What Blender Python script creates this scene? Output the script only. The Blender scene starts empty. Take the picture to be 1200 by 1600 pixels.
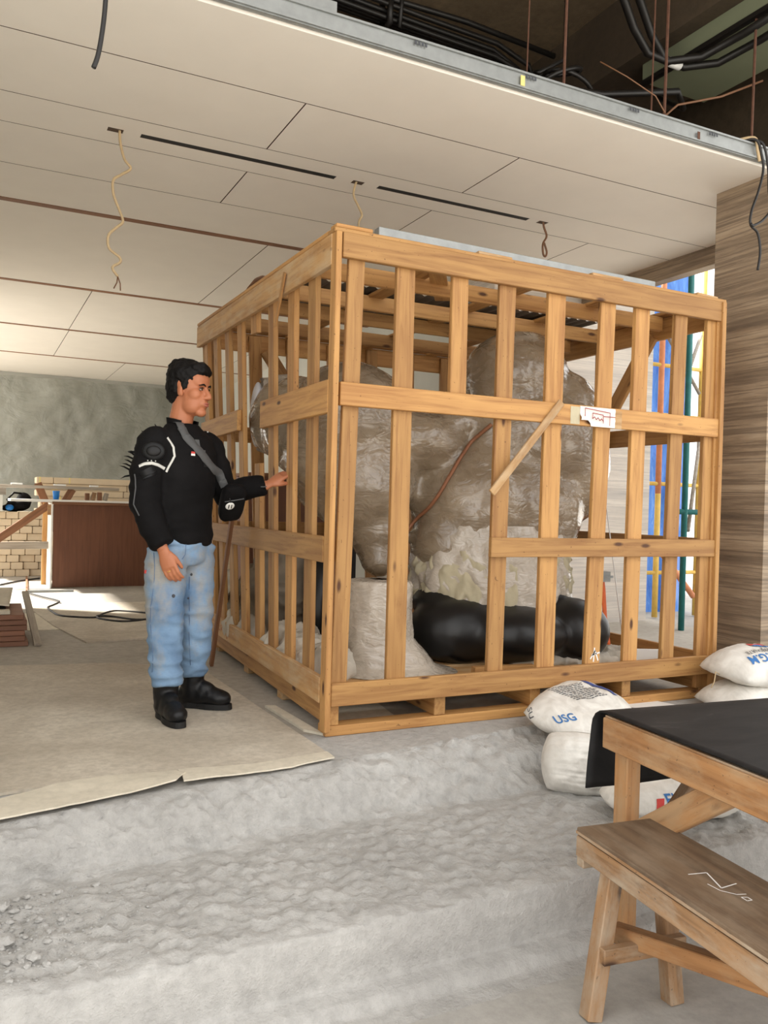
import bpy, bmesh, math, random
from mathutils import Vector, Matrix, Quaternion, noise
from mathutils.bvhtree import BVHTree

random.seed(7)
SC = bpy.context.scene
COL = SC.collection
V = Vector

# ------------------------------------------------------------------ camera
yaw, pitch, roll = 0.46123, -0.00652, 0.02779
fwd = V((math.sin(yaw) * math.cos(pitch), math.cos(yaw) * math.cos(pitch), math.sin(pitch)))
r0 = V((math.cos(yaw), -math.sin(yaw), 0))
u0 = r0.cross(fwd)
rgt = r0 * math.cos(roll) + u0 * math.sin(roll)
upv = -r0 * math.sin(roll) + u0 * math.cos(roll)
cam_data = bpy.data.cameras.new('camera')
cam = bpy.data.objects.new('camera', cam_data)
COL.objects.link(cam)
cam_data.sensor_fit = 'VERTICAL'
cam_data.sensor_height = 36.0
cam_data.lens = 1309.64 / 1600 * 36.0
cam_data.clip_start = 0.05
M = Matrix((rgt, upv, -fwd)).transposed().to_4x4()
M.translation = V((-1.46071, -3.46421, 1.04261))
cam.matrix_world = M
SC.camera = cam

# ------------------------------------------------------------------ light
world = bpy.data.worlds.new('overcast_sky')
SC.world = world
world.use_nodes = True
wn = world.node_tree.nodes
wn['Background'].inputs[0].default_value = (1.0, 0.98, 0.955, 1)
wn['Background'].inputs[1].default_value = 1.5
sun_d = bpy.data.lights.new('sun', 'SUN'); sun_d.energy = 11.0; sun_d.angle = math.radians(3); sun_d.color = (1.0, .95, .88)
sun = bpy.data.objects.new('sun', sun_d); COL.objects.link(sun)
sun.rotation_euler = V((.6, -.45, -.85)).to_track_quat('-Z', 'Y').to_euler()

SC.view_settings.view_transform = 'Standard'
SC.view_settings.look = 'None'
SC.view_settings.gamma = 1.0
SC.view_settings.use_curve_mapping = False
SC.view_settings.exposure = 0.6
SC.cycles.use_denoising = True
SC.cycles.max_bounces = 10
SC.cycles.diffuse_bounces = 6

# ------------------------------------------------------------------ helpers
def lin(r, g, b):
    def f(c):
        c /= 255.0
        return c / 12.92 if c <= 0.04045 else ((c + 0.055) / 1.055) ** 2.4
    return (f(r), f(g), f(b), 1)

LIN = lin
class NT:
    def __init__(s, name):
        s.m = bpy.data.materials.new(name); s.m.use_nodes = True
        s.t = s.m.node_tree; s.b = s.t.nodes['Principled BSDF']
        s.out = s.t.nodes['Material Output']
    def n(s, typ, **kw):
        nd = s.t.nodes.new(typ)
        for k, v in kw.items():
            if k.startswith('i_'):
                nd.inputs[k[2:].replace('_', ' ')].default_value = v
            else:
                setattr(nd, k, v)
        return nd
    def l(s, a, b): s.t.links.new(a, b)
    def coord(s, scale=(1, 1, 1), kind='Object', rnd=0.0):
        tc = s.n('ShaderNodeTexCoord'); mp = s.n('ShaderNodeMapping')
        mp.inputs['Scale'].default_value = scale
        src = tc.outputs[kind]
        if rnd:
            oi = s.n('ShaderNodeObjectInfo')
            ml = s.n('ShaderNodeMath', operation='MULTIPLY'); ml.inputs[1].default_value = rnd
            s.l(oi.outputs['Random'], ml.inputs[0])
            ad = s.n('ShaderNodeVectorMath', operation='ADD')
            s.l(src, ad.inputs[0]); s.l(ml.outputs[0], ad.inputs[1]); src = ad.outputs[0]
        s.l(src, mp.inputs['Vector'])
        return mp.outputs[0]
    def noise(s, vec, scale, detail=4, rough=0.55, dist=0.0):
        nd = s.n('ShaderNodeTexNoise'); nd.inputs['Scale'].default_value = scale
        nd.inputs['Detail'].default_value = detail; nd.inputs['Roughness'].default_value = rough
        nd.inputs['Distortion'].default_value = dist
        s.l(vec, nd.inputs['Vector']); return nd.outputs['Fac']
    def ramp(s, fac, stops):
        nd = s.n('ShaderNodeValToRGB'); cr = nd.color_ramp
        while len(cr.elements) < len(stops): cr.elements.new(0.5)
        for e, (p, c) in zip(cr.elements, stops): e.position = p; e.color = c
        s.l(fac, nd.inputs[0]); return nd.outputs['Color']
    def mix(s, fac, a, b, mode='MIX'):
        nd = s.n('ShaderNodeMix', data_type='RGBA', blend_type=mode)
        for sock, v in ((nd.inputs[0], fac), (nd.inputs[6], a), (nd.inputs[7], b)):
            if hasattr(v, 'is_output'): s.l(v, sock)
            else: sock.default_value = v
        return nd.outputs[2]
    def bump(s, h, strength=0.3, dist=0.01, prev=None):
        nd = s.n('ShaderNodeBump'); nd.inputs['Strength'].default_value = strength
        nd.inputs['Distance'].default_value = dist
        s.l(h, nd.inputs['Height'])
        if prev: s.l(prev, nd.inputs['Normal'])
        return nd.outputs[0]
    def done(s, color=None, rough=0.7, normal=None, **kw):
        if color is not None:
            if hasattr(color, 'is_output'): s.l(color, s.b.inputs['Base Color'])
            else: s.b.inputs['Base Color'].default_value = color
        if hasattr(rough, 'is_output'): s.l(rough, s.b.inputs['Roughness'])
        else: s.b.inputs['Roughness'].default_value = rough
        if normal: s.l(normal, s.b.inputs['Normal'])
        for k, v in kw.items(): s.b.inputs[k.replace('_', ' ')].default_value = v
        return s.m

def plain(name, col, rough=0.6, var=0.12, scale=12, bump=0.0, **kw):
    t = NT(name); c = t.coord()
    f = t.noise(c, scale, 4)
    d = tuple(x * (1 - var) for x in col[:3]) + (1,)
    u = tuple(min(1, x * (1 + var)) for x in col[:3]) + (1,)
    cc = t.ramp(f, [(0.3, d), (0.7, u)])
    nm = t.bump(f, bump, 0.01) if bump else None
    return t.done(cc, rough, nm, **kw)

def wood(name, lo, hi, dust=None, dustamt=0.0, knots=True, rough=0.65):
    t = NT(name)
    c = t.coord((1, 1, 1), rnd=37.0)
    g = t.coord((1.3, 22, 22), rnd=37.0)
    grain = t.noise(g, 1.6, 6, 0.6, 0.6)
    col = t.ramp(grain, [(0.28, lo), (0.55, hi), (0.8, tuple(x * 1.08 for x in hi[:3]) + (1,))])
    big = t.noise(t.coord((1.2, 4, 4), rnd=19.0), 1.5, 3)
    col = t.mix(t.ramp(big, [(0.4, (0, 0, 0, 1)), (0.75, (.55, .55, .55, 1))]), col, lo)
    oi = t.n('ShaderNodeObjectInfo')
    hs = t.n('ShaderNodeHueSaturation')
    mr = t.n('ShaderNodeMapRange'); mr.inputs['To Min'].default_value = 0.74; mr.inputs['To Max'].default_value = 1.12
    t.l(oi.outputs['Random'], mr.inputs[0]); t.l(mr.outputs[0], hs.inputs['Value'])
    t.l(col, hs.inputs['Color']); col = hs.outputs[0]
    if knots:
        vo = t.n('ShaderNodeTexVoronoi'); vo.inputs['Scale'].default_value = 1.0
        t.l(t.coord((3.2, 9, 9), rnd=53.0), vo.inputs['Vector'])
        k = t.ramp(vo.outputs['Distance'], [(0.06, (1, 1, 1, 1)), (0.13, (0, 0, 0, 1))])
        col = t.mix(k, col, (lo[0] * .28, lo[1] * .22, lo[2] * .2, 1))
        nz = t.noise(t.coord((60, 90, 90), rnd=11.0), 1.0, 2)
        k2 = t.ramp(nz, [(0.70, (0, 0, 0, 1)), (0.74, (.75, .75, .75, 1))])
        col = t.mix(k2, col, (lo[0] * .3, lo[1] * .26, lo[2] * .25, 1))
    if dust:
        dn = t.noise(t.coord((2.5, 6, 6), rnd=5.0), 2.0, 5, .65)
        k3 = t.ramp(dn, [(0.42, (0, 0, 0, 1)), (0.66, (dustamt, dustamt, dustamt, 1))])
        col = t.mix(k3, col, dust)
    nm = t.bump(grain, 0.25, 0.003)
    return t.done(col, rough, nm)

MT = {}
MT['pine'] = wood('crate_pine', lin(146, 99, 53), lin(190, 144, 86))
MT['pine_dusty'] = wood('dusty_pine', lin(160, 116, 68), lin(196, 154, 102), lin(198, 180, 150), 0.5)
MT['timber'] = wood('weathered_timber', lin(120, 88, 58), lin(164, 126, 88), lin(172, 158, 138), 0.8)
MT['timber_orange'] = wood('orange_timber', lin(132, 90, 54), lin(178, 130, 82), lin(178, 152, 118), 0.6)
MT['brown_wood'] = wood('brown_wood', lin(118, 78, 52), lin(150, 104, 72), knots=False)
MT['grey_wood'] = wood('grey_wood', lin(128, 118, 106), lin(166, 156, 142), knots=False)
MT['ply_top'] = wood('plywood_seat', lin(86, 68, 52), lin(122, 100, 78), lin(150, 134, 114), 0.45, knots=False)

def concrete(name, a, b, bumpv=0.5, sc=1.0, pore=True, rough=0.9):
    t = NT(name); c = t.coord()
    f1 = t.noise(c, 1.3 * sc, 6, .6, .3); f2 = t.noise(c, 22 * sc, 6, .7); f3 = t.noise(c, 110 * sc, 3, .6)
    col = t.ramp(f1, [(0.3, a), (0.7, b)])
    col = t.mix(t.ramp(f2, [(0.35, (.45, .45, .45, 1)), (0.6, (0, 0, 0, 1))]), col, tuple(x * .72 for x in a[:3]) + (1,))
    nm = t.bump(f3, bumpv * .35, .004)
    nm = t.bump(f2, bumpv, .012, nm)
    return t.done(col, rough, nm)
MT['rough_concrete'] = concrete('rough_concrete', lin(166, 164, 160), lin(194, 192, 188), 1.0)
MT['floor'] = concrete('floor_concrete', lin(158, 151, 140), lin(186, 180, 169), 0.12, 0.8)
MT['ground'] = concrete('smooth_ground', lin(164, 161, 155), lin(190, 187, 181), 0.25, 0.9)
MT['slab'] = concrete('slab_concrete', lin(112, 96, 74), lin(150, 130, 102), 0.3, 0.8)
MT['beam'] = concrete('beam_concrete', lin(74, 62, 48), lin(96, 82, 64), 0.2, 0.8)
MT['plaster'] = plain('ceiling_plaster', lin(238, 232, 222), .85, .02, 3)
MT['raw_edge'] = plain('raw_board_edge', lin(84, 66, 52), .9, .2, 20)
MT['gap'] = plain('timber_batten', lin(118, 88, 64), .8, .2, 8)
MT['black'] = plain('matt_black', lin(22, 21, 21), .7, .2, 10)
MT['galv'] = plain('galvanised_steel', lin(150, 153, 152), .45, .1, 20, Metallic=.55)
MT['white_wall'] = plain('pale_wall', lin(196, 196, 188), .9, .05, 2)
MT['cord_tan'] = plain('tan_cord', lin(190, 166, 128), .6, .1, 20)
MT['cord_black'] = plain('black_cord', lin(28, 26, 25), .5, .1, 20)
MT['copper'] = plain('copper_wire', lin(120, 84, 58), .5, .1, 20)
MT['rust'] = plain('rusty_rod', lin(92, 60, 44), .8, .3, 30)
MT['pipe'] = plain('black_pipe', lin(26, 24, 22), .45, .2, 10)
MT['duct'] = plain('green_grey_duct', lin(132, 138, 112), .6, .05, 4)
MT['white'] = plain('white_plastic', lin(236, 236, 232), .5, .03, 6)
MT['cup'] = plain('blue_plastic', lin(28, 122, 205), .35, .1, 10)
MT['teal'] = plain('teal_paint', lin(34, 112, 112), .5, .15, 14)
MT['yellow'] = plain('yellow_paint', lin(222, 184, 92), .5, .12, 14)
MT['orange_paint'] = plain('orange_paint', lin(208, 134, 92), .5, .15, 14)
MT['tile_board'] = wood('red_brown_board', lin(122, 82, 62), lin(150, 106, 84), knots=False)
MT['mat_board'] = concrete('dusty_board', lin(176, 165, 148), lin(216, 207, 191), 0.06, 1.4)
MT['mat_torn'] = concrete('torn_board', lin(206, 197, 178), lin(226, 218, 200), 0.06, .9)
MT['carton'] = plain('carton', lin(208, 190, 162), .8, .08, 5)
MT['tape'] = plain('tape', lin(222, 206, 130), .5, .05, 5)
MT['brown_panel'] = wood('brown_plywood', lin(104, 62, 40), lin(124, 78, 52), knots=False, rough=.55)
MT['red_ink'] = plain('red_ink', lin(150, 42, 40), .8, .1, 30)
MT['blue_ink'] = plain('blue_ink', lin(52, 110, 172), .7, .15, 40)
MT['navy_ink'] = plain('navy_ink', lin(52, 70, 130), .7, .1, 30)
MT['red_print'] = plain('red_print', lin(200, 66, 60), .7, .1, 30)
MT['dark_ink'] = plain('dark_ink', lin(70, 72, 78), .8, .1, 30)
MT['paper'] = plain('paper', lin(230, 226, 220), .85, .03, 20)
MT['chalk'] = plain('chalk', lin(232, 230, 226), .9, .05, 30)
MT['orange_strap'] = plain('orange_webbing', lin(214, 96, 34), .7, .1, 30)

def travertine(name='travertine', k=1.0, lift=0):
    t = NT(name)
    def lin(r, g, b): return LIN(*(min(245, c * k + lift) for c in (r, g, b)))
    v = t.coord((.3, .3, 4.2))
    f = t.noise(v, 2.2, 10, .7, .12)
    f2 = t.noise(t.coord((.6, .6, 34)), 2.0, 6, .7, .25)
    f3 = t.noise(t.coord((2.5, 2.5, 40)), 2.6, 4, .6)
    col = t.ramp(f, [(0.30, lin(72, 62, 52)), (0.42, lin(118, 102, 84)), (0.55, lin(150, 132, 110)), (0.72, lin(172, 156, 134))])
    col = t.mix(t.ramp(f2, [(0.42, (.75, .75, .75, 1)), (0.52, (0, 0, 0, 1))]), col, lin(98, 84, 70))
    col = t.mix(t.ramp(f3, [(0.66, (0, 0, 0, 1)), (0.72, (.6, .6, .6, 1))]), col, lin(92, 80, 68))
    nm = t.bump(f3, .35, .006); nm = t.bump(f2, .2, .006, nm)
    return t.done(col, .6, nm)
MT['travertine'] = travertine('travertine', 1.08, 4)
MT['travertine_lit'] = travertine('lit_travertine', .55, 135)  # same stone for the far wall, its daylight lightened into the colour

def wrap_mat(name, a, b, coat=.9, rough=.42, sc=1.0):
    t = NT(name)
    f1 = t.noise(t.coord((1.2, 1.2, 1.6)), 2.2 * sc, 5, .6, .8)
    r1 = t.n('ShaderNodeTexNoise'); r1.noise_type = 'RIDGED_MULTIFRACTAL'
    r1.inputs['Scale'].default_value = 2.6 * sc; r1.inputs['Detail'].default_value = 3; r1.inputs['Distortion'].default_value = 1.4
    t.l(t.coord((1, 1, 2.2)), r1.inputs['Vector'])
    r2 = t.noise(t.coord((1, 1, 1.8)), 8 * sc, 3, .5, 1.6)
    col = t.ramp(f1, [(0.3, a), (0.7, b)])
    nm = t.bump(r1.outputs['Fac'], .3, .014)
    nm = t.bump(r2, .38, .02, nm)
    t.l(nm, t.b.inputs['Coat Normal'])
    return t.done(col, t.ramp(r2, [(0.3, (.14, .14, .14, 1)), (0.7, (.38, .38, .38, 1))]), nm, Coat_Weight=coat, Coat_Roughness=.08, Specular_IOR_Level=.7)
MT['wrap'] = wrap_mat('film_wrapped_foam', lin(122, 106, 86), lin(160, 143, 120))
MT['wrap_pale'] = wrap_mat('pale_film_wrap', lin(178, 166, 150), lin(206, 196, 182), .6, .4, 1.4)
MT['foam_paper'] = plain('torn_foam_paper', lin(190, 180, 152), .75, .1, 9, .3)
MT['white_cloth'] = plain('white_cloth', lin(224, 224, 228), .8, .05, 14, .3)
MT['grey_cloth'] = plain('grey_cloth', lin(128, 118, 104), .85, .22, 7, .5)
MT['rag'] = plain('dirty_rag', lin(192, 184, 170), .85, .16, 10, .5)
MT['black_gloss'] = plain('black_statue', lin(16, 16, 17), .38, .3, 5, .05, Specular_IOR_Level=.5)
MT['band'] = plain('brown_band', lin(140, 92, 62), .6, .15, 14)

def rubber():
    t = NT('black_rubber'); c = t.coord((1, 1, 1))
    f = t.noise(t.coord((1, 3, 1)), 4, 7, .7, .5)
    col = t.ramp(f, [(0.35, lin(18, 18, 19)), (0.62, lin(34, 33, 33)), (0.8, lin(74, 72, 70))])
    return t.done(col, .65, t.bump(f, .1, .004), Specular_IOR_Level=.25)
MT['rubber'] = rubber()

def sheet_plastic():
    t = NT('plastic_sheeting')
    f = t.noise(t.coord((1.5, 1, .6)), 1.1, 6, .6, 1.2)
    f2 = t.noise(t.coord((1.6, 1, 2.2)), 1.8, 4, .55, .5)
    col = t.ramp(f, [(0.32, lin(140, 142, 134)), (0.62, lin(166, 168, 160)), (0.8, lin(190, 191, 184))])
    t.done(col, .25, t.bump(f2, .8, .06))
    tr = t.n('ShaderNodeBsdfTransparent'); mx = t.n('ShaderNodeMixShader'); mx.inputs[0].default_value = .22
    t.l(t.b.outputs[0], mx.inputs[1]); t.l(tr.outputs[0], mx.inputs[2]); t.l(mx.outputs[0], t.out.inputs[0])
    return t.m
MT['sheeting'] = sheet_plastic()

def tarp():
    t = NT('blue_tarpaulin'); f = t.noise(t.coord((3, 1, 1)), 3, 6, .65, 1.0)
    col = t.ramp(f, [(0.3, lin(40, 96, 196)), (0.6, lin(76, 136, 220)), (0.85, lin(196, 220, 244))])
    return t.done(col, .4, t.bump(f, .5, .03))
MT['tarp'] = tarp()

def sack_mat():
    t = NT('woven_sack'); f = t.noise(t.coord(), 9, 5, .6, .8)
    w = t.n('ShaderNodeTexWave'); w.inputs['Scale'].default_value = 90; t.l(t.coord(), w.inputs['Vector'])
    col = t.ramp(f, [(0.3, lin(196, 192, 184)), (0.6, lin(226, 223, 216))])
    nm = t.bump(f, .35, .012); nm = t.bump(w.outputs['Fac'], .12, .001, nm)
    return t.done(col, .55, nm)
MT['sack'] = sack_mat()

# --- people materials
MT['skin'] = plain('skin', lin(180, 114, 80), .5, .05, 9)
MT['hair'] = plain('black_hair', lin(13, 11, 11), .6, .35, 60, .4, Specular_IOR_Level=.2)
def jacket_mat():
    t = NT('black_jacket_fabric'); c = t.coord()
    f = t.noise(c, 5, 4); g = t.noise(c, 160, 2)
    col = t.ramp(f, [(0.35, lin(13, 12, 13)), (0.7, lin(23, 22, 23))])
    return t.done(col, .8, t.bump(g, .25, .002), Specular_IOR_Level=.15)
MT['jacket'] = jacket_mat()
MT['leather'] = plain('black_leather', lin(18, 19, 21), .45, .25, 12, .2, Specular_IOR_Level=.3)
MT['strap_grey'] = plain('grey_webbing', lin(84, 85, 86), .8, .06, 40)
MT['reflective'] = plain('white_piping', lin(214, 214, 208), .5, .04, 20)
def denim():
    t = NT('faded_denim'); c = t.coord()
    f = t.noise(c, 3.2, 5, .6, .4); w = t.noise(t.coord((60, 60, 400)), 1, 2)
    col = t.ramp(f, [(0.3, lin(92, 122, 156)), (0.55, lin(126, 156, 186)), (0.75, lin(154, 178, 202))])
    d = t.noise(t.coord((1, 1, .6)), 5.5, 5, .65)
    tc = t.n('ShaderNodeTexCoord'); sp = t.n('ShaderNodeSeparateXYZ'); t.l(tc.outputs['Object'], sp.inputs[0])
    band = t.ramp(sp.outputs[2], [(0.22, (0, 0, 0, 1)), (0.36, (.10, .10, .10, 1)), (0.58, (.12, .12, .12, 1)), (0.7, (0, 0, 0, 1))])
    ad = t.n('ShaderNodeMath', operation='ADD'); t.l(d, ad.inputs[0]); t.l(band, ad.inputs[1])
    col = t.mix(t.ramp(ad.outputs[0], [(0.52, (0, 0, 0, 1)), (0.72, (.85, .85, .85, 1))]), col, lin(166, 158, 142))
    col = t.mix(t.ramp(w, [(0.3, (.16, .16, .16, 1)), (0.6, (0, 0, 0, 1))]), col, lin(86, 108, 140))
    return t.done(col, .85, t.bump(d, .25, .012))
MT['denim'] = denim()
MT['seam_blue'] = plain('seam_thread', lin(92, 116, 150), .8, .1, 20)
MT['boot'] = plain('black_boot_leather', lin(17, 17, 19), .42, .3, 14, .15, Specular_IOR_Level=.35)
MT['sole'] = plain('black_sole', lin(18, 18, 18), .7, .2, 14)
MT['eye_white'] = plain('eye_white', lin(168, 148, 134), .4, .02, 5)
MT['iris'] = plain('dark_iris', lin(20, 13, 10), .2, .05, 5)
MT['lip'] = plain('lip', lin(162, 92, 78), .5, .05, 9)
MT['gold'] = plain('gold_ring', lin(214, 176, 90), .3, .05, 9, Metallic=.8)

# ------------------------------------------------------------------ mesh builder
class MB:
    def __init__(s): s.v = []; s.f = []
    def add(s, vs, fs):
        o = len(s.v); s.v += [V(p) for p in vs]; s.f += [tuple(i + o for i in f) for f in fs]; return s
    def box(s, lo, hi):
        x0, y0, z0 = lo; x1, y1, z1 = hi
        return s.add([(x0, y0, z0), (x1, y0, z0), (x1, y1, z0), (x0, y1, z0), (x0, y0, z1), (x1, y0, z1), (x1, y1, z1), (x0, y1, z1)],
              [(3, 2, 1, 0), (4, 5, 6, 7), (0, 1, 5, 4), (1, 2, 6, 5), (2, 3, 7, 6), (3, 0, 4, 7)])
    def tube(s, pts, rad, n=10, ref=None, caps=True):
        pts = [V(p) for p in pts]
        if not hasattr(rad, '__len__'): rad = [rad] * len(pts)
        rad = [(r, r) if not hasattr(r, '__len__') else r for r in rad]
        rings = []; side = None
        for i, p in enumerate(pts):
            t = (pts[min(i + 1, len(pts) - 1)] - pts[max(i - 1, 0)]).normalized()
            if side is None or ref is not None:
                a = V(ref) if ref is not None else (V((0, 0, 1)) if abs(t.z) < .9 else V((1, 0, 0)))
                side = a - t * a.dot(t)
                if side.length < 1e-5: side = t.orthogonal()
                side.normalize()
            else:
                side = (side - t * side.dot(t)).normalized()
            b = t.cross(side)
            rings.append([p + side * (rad[i][0] * math.cos(2 * math.pi * k / n)) + b * (rad[i][1] * math.sin(2 * math.pi * k / n)) for k in range(n)])
        vs = [q for r in rings for q in r]; fs = []
        for i in range(len(pts) - 1):
            for k in range(n):
                fs.append((i * n + k, i * n + (k + 1) % n, (i + 1) * n + (k + 1) % n, (i + 1) * n + k))
        if caps:
            fs.append(tuple(reversed(range(n)))); o = (len(pts) - 1) * n; fs.append(tuple(o + k for k in range(n)))
        return s.add(vs, fs)
    def ell(s, c, r, rot=None, nu=20, nv=12):
        c = V(c); vs = []; fs = []
        for j in range(nv + 1):
            th = math.pi * j / nv
            for i in range(nu):
                ph = 2 * math.pi * i / nu
                q = V((r[0] * math.sin(th) * math.cos(ph), r[1] * math.sin(th) * math.sin(ph), r[2] * math.cos(th)))
                if rot is not None: q = rot @ q
                vs.append(c + q)
        for j in range(nv):
            for i in range(nu):
                a, b = j * nu + i, j * nu + (i + 1) % nu
                if j == 0: fs.append((a, a + nu, b + nu))
                elif j == nv - 1: fs.append((a, a + nu, b))
                else: fs.append((a, a + nu, b + nu, b))
        return s.add(vs, fs)
    def grid(s, fn, nu, nv):
        vs = [fn(i / nu, j / nv) for j in range(nv + 1) for i in range(nu + 1)]
        fs = [(j * (nu + 1) + i, j * (nu + 1) + i + 1, (j + 1) * (nu + 1) + i + 1, (j + 1) * (nu + 1) + i) for j in range(nv) for i in range(nu)]
        return s.add(vs, fs)
    def mesh(s, name, org=V((0, 0, 0))):
        me = bpy.data.meshes.new(name)
        me.from_pydata([p - org for p in s.v], [], s.f); me.update()
        bm = bmesh.new(); bm.from_mesh(me)
        bmesh.ops.remove_doubles(bm, verts=bm.verts, dist=1e-6)
        bmesh.ops.recalc_face_normals(bm, faces=bm.faces); bm.to_mesh(me); bm.free()
        return me
    def build(s, name, mat, parent=None, smooth=False, keep=False):
        org = V((0, 0, 0))
        if not keep and s.v:
            xs = [p.x for p in s.v]; ys = [p.y for p in s.v]; zs = [p.z for p in s.v]
            org = V(((min(xs) + max(xs)) / 2, (min(ys) + max(ys)) / 2, min(zs)))
        me = s.mesh(name, org)
        return link(name, me, mat, parent, Matrix.Translation(org), smooth)

def link(name, me, mat, parent=None, mw=None, smooth=False):
    o = bpy.data.objects.new(name, me)
    COL.objects.link(o)
    if me is not None and mat is not None:
        me.materials.clear(); me.materials.append(MT[mat] if isinstance(mat, str) else mat)
        if smooth:
            me.polygons.foreach_set('use_smooth', [True] * len(me.polygons))
    if mw is not None: o.matrix_basis = mw
    if parent is not None:
        o.parent = parent; o.matrix_parent_inverse = WORLD[parent.name].inverted()
        WORLD[o.name] = mw if mw is not None else Matrix()
    else:
        WORLD[o.name] = mw if mw is not None else Matrix()
    return o
WORLD = {}
def thing(name, label, cat, loc, group=None):
    o = link(name, None, None, None, Matrix.Translation(V(loc)))
    o.empty_display_size = .1
    return tag(o, label, cat, group)
def tag(o, label, cat, group=None):
    o['label'] = label; o['category'] = cat
    if group: o['group'] = group
    return o
def struct(o): o['kind'] = 'structure'; return o

def board(name, a, b, w, t, wdir, mat, parent=None, ch=.003, jit=0.0):
    """plank from a to b; w wide along wdir, t thick"""
    a = V(a); b = V(b); X = (b - a); L = X.length; X.normalize()
    Y = V(wdir); Y = (Y - X * Y.dot(X)).normalized(); Z = X.cross(Y)
    bm = bmesh.new()
    bmesh.ops.create_cube(bm, size=1)
    for v in bm.verts: v.co = V((v.co.x * L, v.co.y * w, v.co.z * t))
    if jit:
        for v in bm.verts: v.co += V((0, random.uniform(-jit, jit), random.uniform(-jit, jit) * .3))
    if ch: bmesh.ops.bevel(bm, geom=list(bm.edges), offset=min(ch, t * .3), segments=1, affect='EDGES')
    me = bpy.data.meshes.new(name); bm.to_mesh(me); bm.free()
    m = Matrix((X, Y, Z)).transposed().to_4x4(); m.translation = (a + b) / 2
    return link(name, me, mat, parent, m)

def remesh(mb, voxel, smooth=4, disp=None, factor=.5):
    me = mb.mesh('tmp'); o = bpy.data.objects.new('tmp', me); COL.objects.link(o)
    m = o.modifiers.new('r', 'REMESH'); m.mode = 'VOXEL'; m.voxel_size = voxel
    if smooth:
        sm = o.modifiers.new('s', 'SMOOTH'); sm.iterations = smooth; sm.factor = factor
    dg = bpy.context.evaluated_depsgraph_get()
    res = bpy.data.meshes.new_from_object(o.evaluated_get(dg))
    bpy.data.objects.remove(o); bpy.data.meshes.remove(me)
    if disp:
        res.update()
        ns = [v.normal.copy() for v in res.vertices]
        for v, n in zip(res.vertices, ns):
            v.co += n * disp(v.co)
    res.update()
    return res
def mesh_obj(name, me, mat, parent=None, smooth=True):
    co = [v.co for v in me.vertices]
    org = V(((min(c.x for c in co) + max(c.x for c in co)) / 2, (min(c.y for c in co) + max(c.y for c in co)) / 2, min(c.z for c in co)))
    me.transform(Matrix.Translation(-org))
    return link(name, me, mat, parent, Matrix.Translation(org), smooth)
def bvh_of(o):
    me = o.data; m = WORLD[o.name]
    return BVHTree.FromPolygons([m @ v.co for v in me.vertices], [tuple(p.vertices) for p in me.polygons])
def snap(bvh, p, d, off=.004):
    h = bvh.ray_cast(V(p), V(d).normalized())
    if h[0] is None:
        h = bvh.find_nearest(V(p))
    n = h[1] if h[1].dot(V(d)) < 0 else -h[1]
    return h[0] + n * off, n
def fbm(p, s, o=4): return noise.fractal(V(p) * s, 1.0, 2.0, o)
def ridge(p, s): return noise.turbulence(V(p) * s, 4, False)

def text_mesh(txt, size, mat_name, place, name, parent, ext=0.0, bold=0.0, kind=None):
    """flat lettering; place(u, v) -> world point, u to the right, v up, metres"""
    cu = bpy.data.curves.new('t', 'FONT'); cu.body = txt; cu.size = size; cu.align_x = 'CENTER'; cu.align_y = 'CENTER'
    cu.resolution_u = 3; cu.offset = bold
    o = bpy.data.objects.new('t', cu); COL.objects.link(o)
    dg = bpy.context.evaluated_depsgraph_get()
    me = bpy.data.meshes.new_from_object(o.evaluated_get(dg))
    bpy.data.objects.remove(o)
    bm = bmesh.new(); bm.from_mesh(me)
    bmesh.ops.subdivide_edges(bm, edges=[e for e in bm.edges if e.calc_length() > size * .22], cuts=2)
    bmesh.ops.triangulate(bm, faces=bm.faces)
    for v in bm.verts: v.co = place(v.co.x, v.co.y)
    bm.to_mesh(me); bm.free()
    return mesh_obj(name, me, mat_name, parent, False)

# ================================================================== SETTING
def interp(x, xs, ys):
    if x <= xs[0]: return ys[0]
    for i in range(len(xs) - 1):
        if x <= xs[i + 1]:
            return ys[i] + (ys[i + 1] - ys[i]) * (x - xs[i]) / (xs[i + 1] - xs[i])
    return ys[-1]

struct(MB().box((-2.3, .06, -.3), (4.6, 12, 0)).build('floor', 'floor', keep=True))
struct(MB().box((-60, -60, -.6), (60, -1.42, -.38)).build('floor_lower', 'ground', keep=True))
struct(MB().box((4.6, -1.42, -.6), (60, 50, -.012)).build('ground_right', 'ground', keep=True))
struct(MB().box((-60, .06, -.6), (-2.3, 50, -.012)).build('ground_left', 'ground', keep=True))
struct(MB().box((-2.3, 12, -.6), (4.6, 50, -.012)).build('ground_back', 'ground', keep=True))

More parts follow.
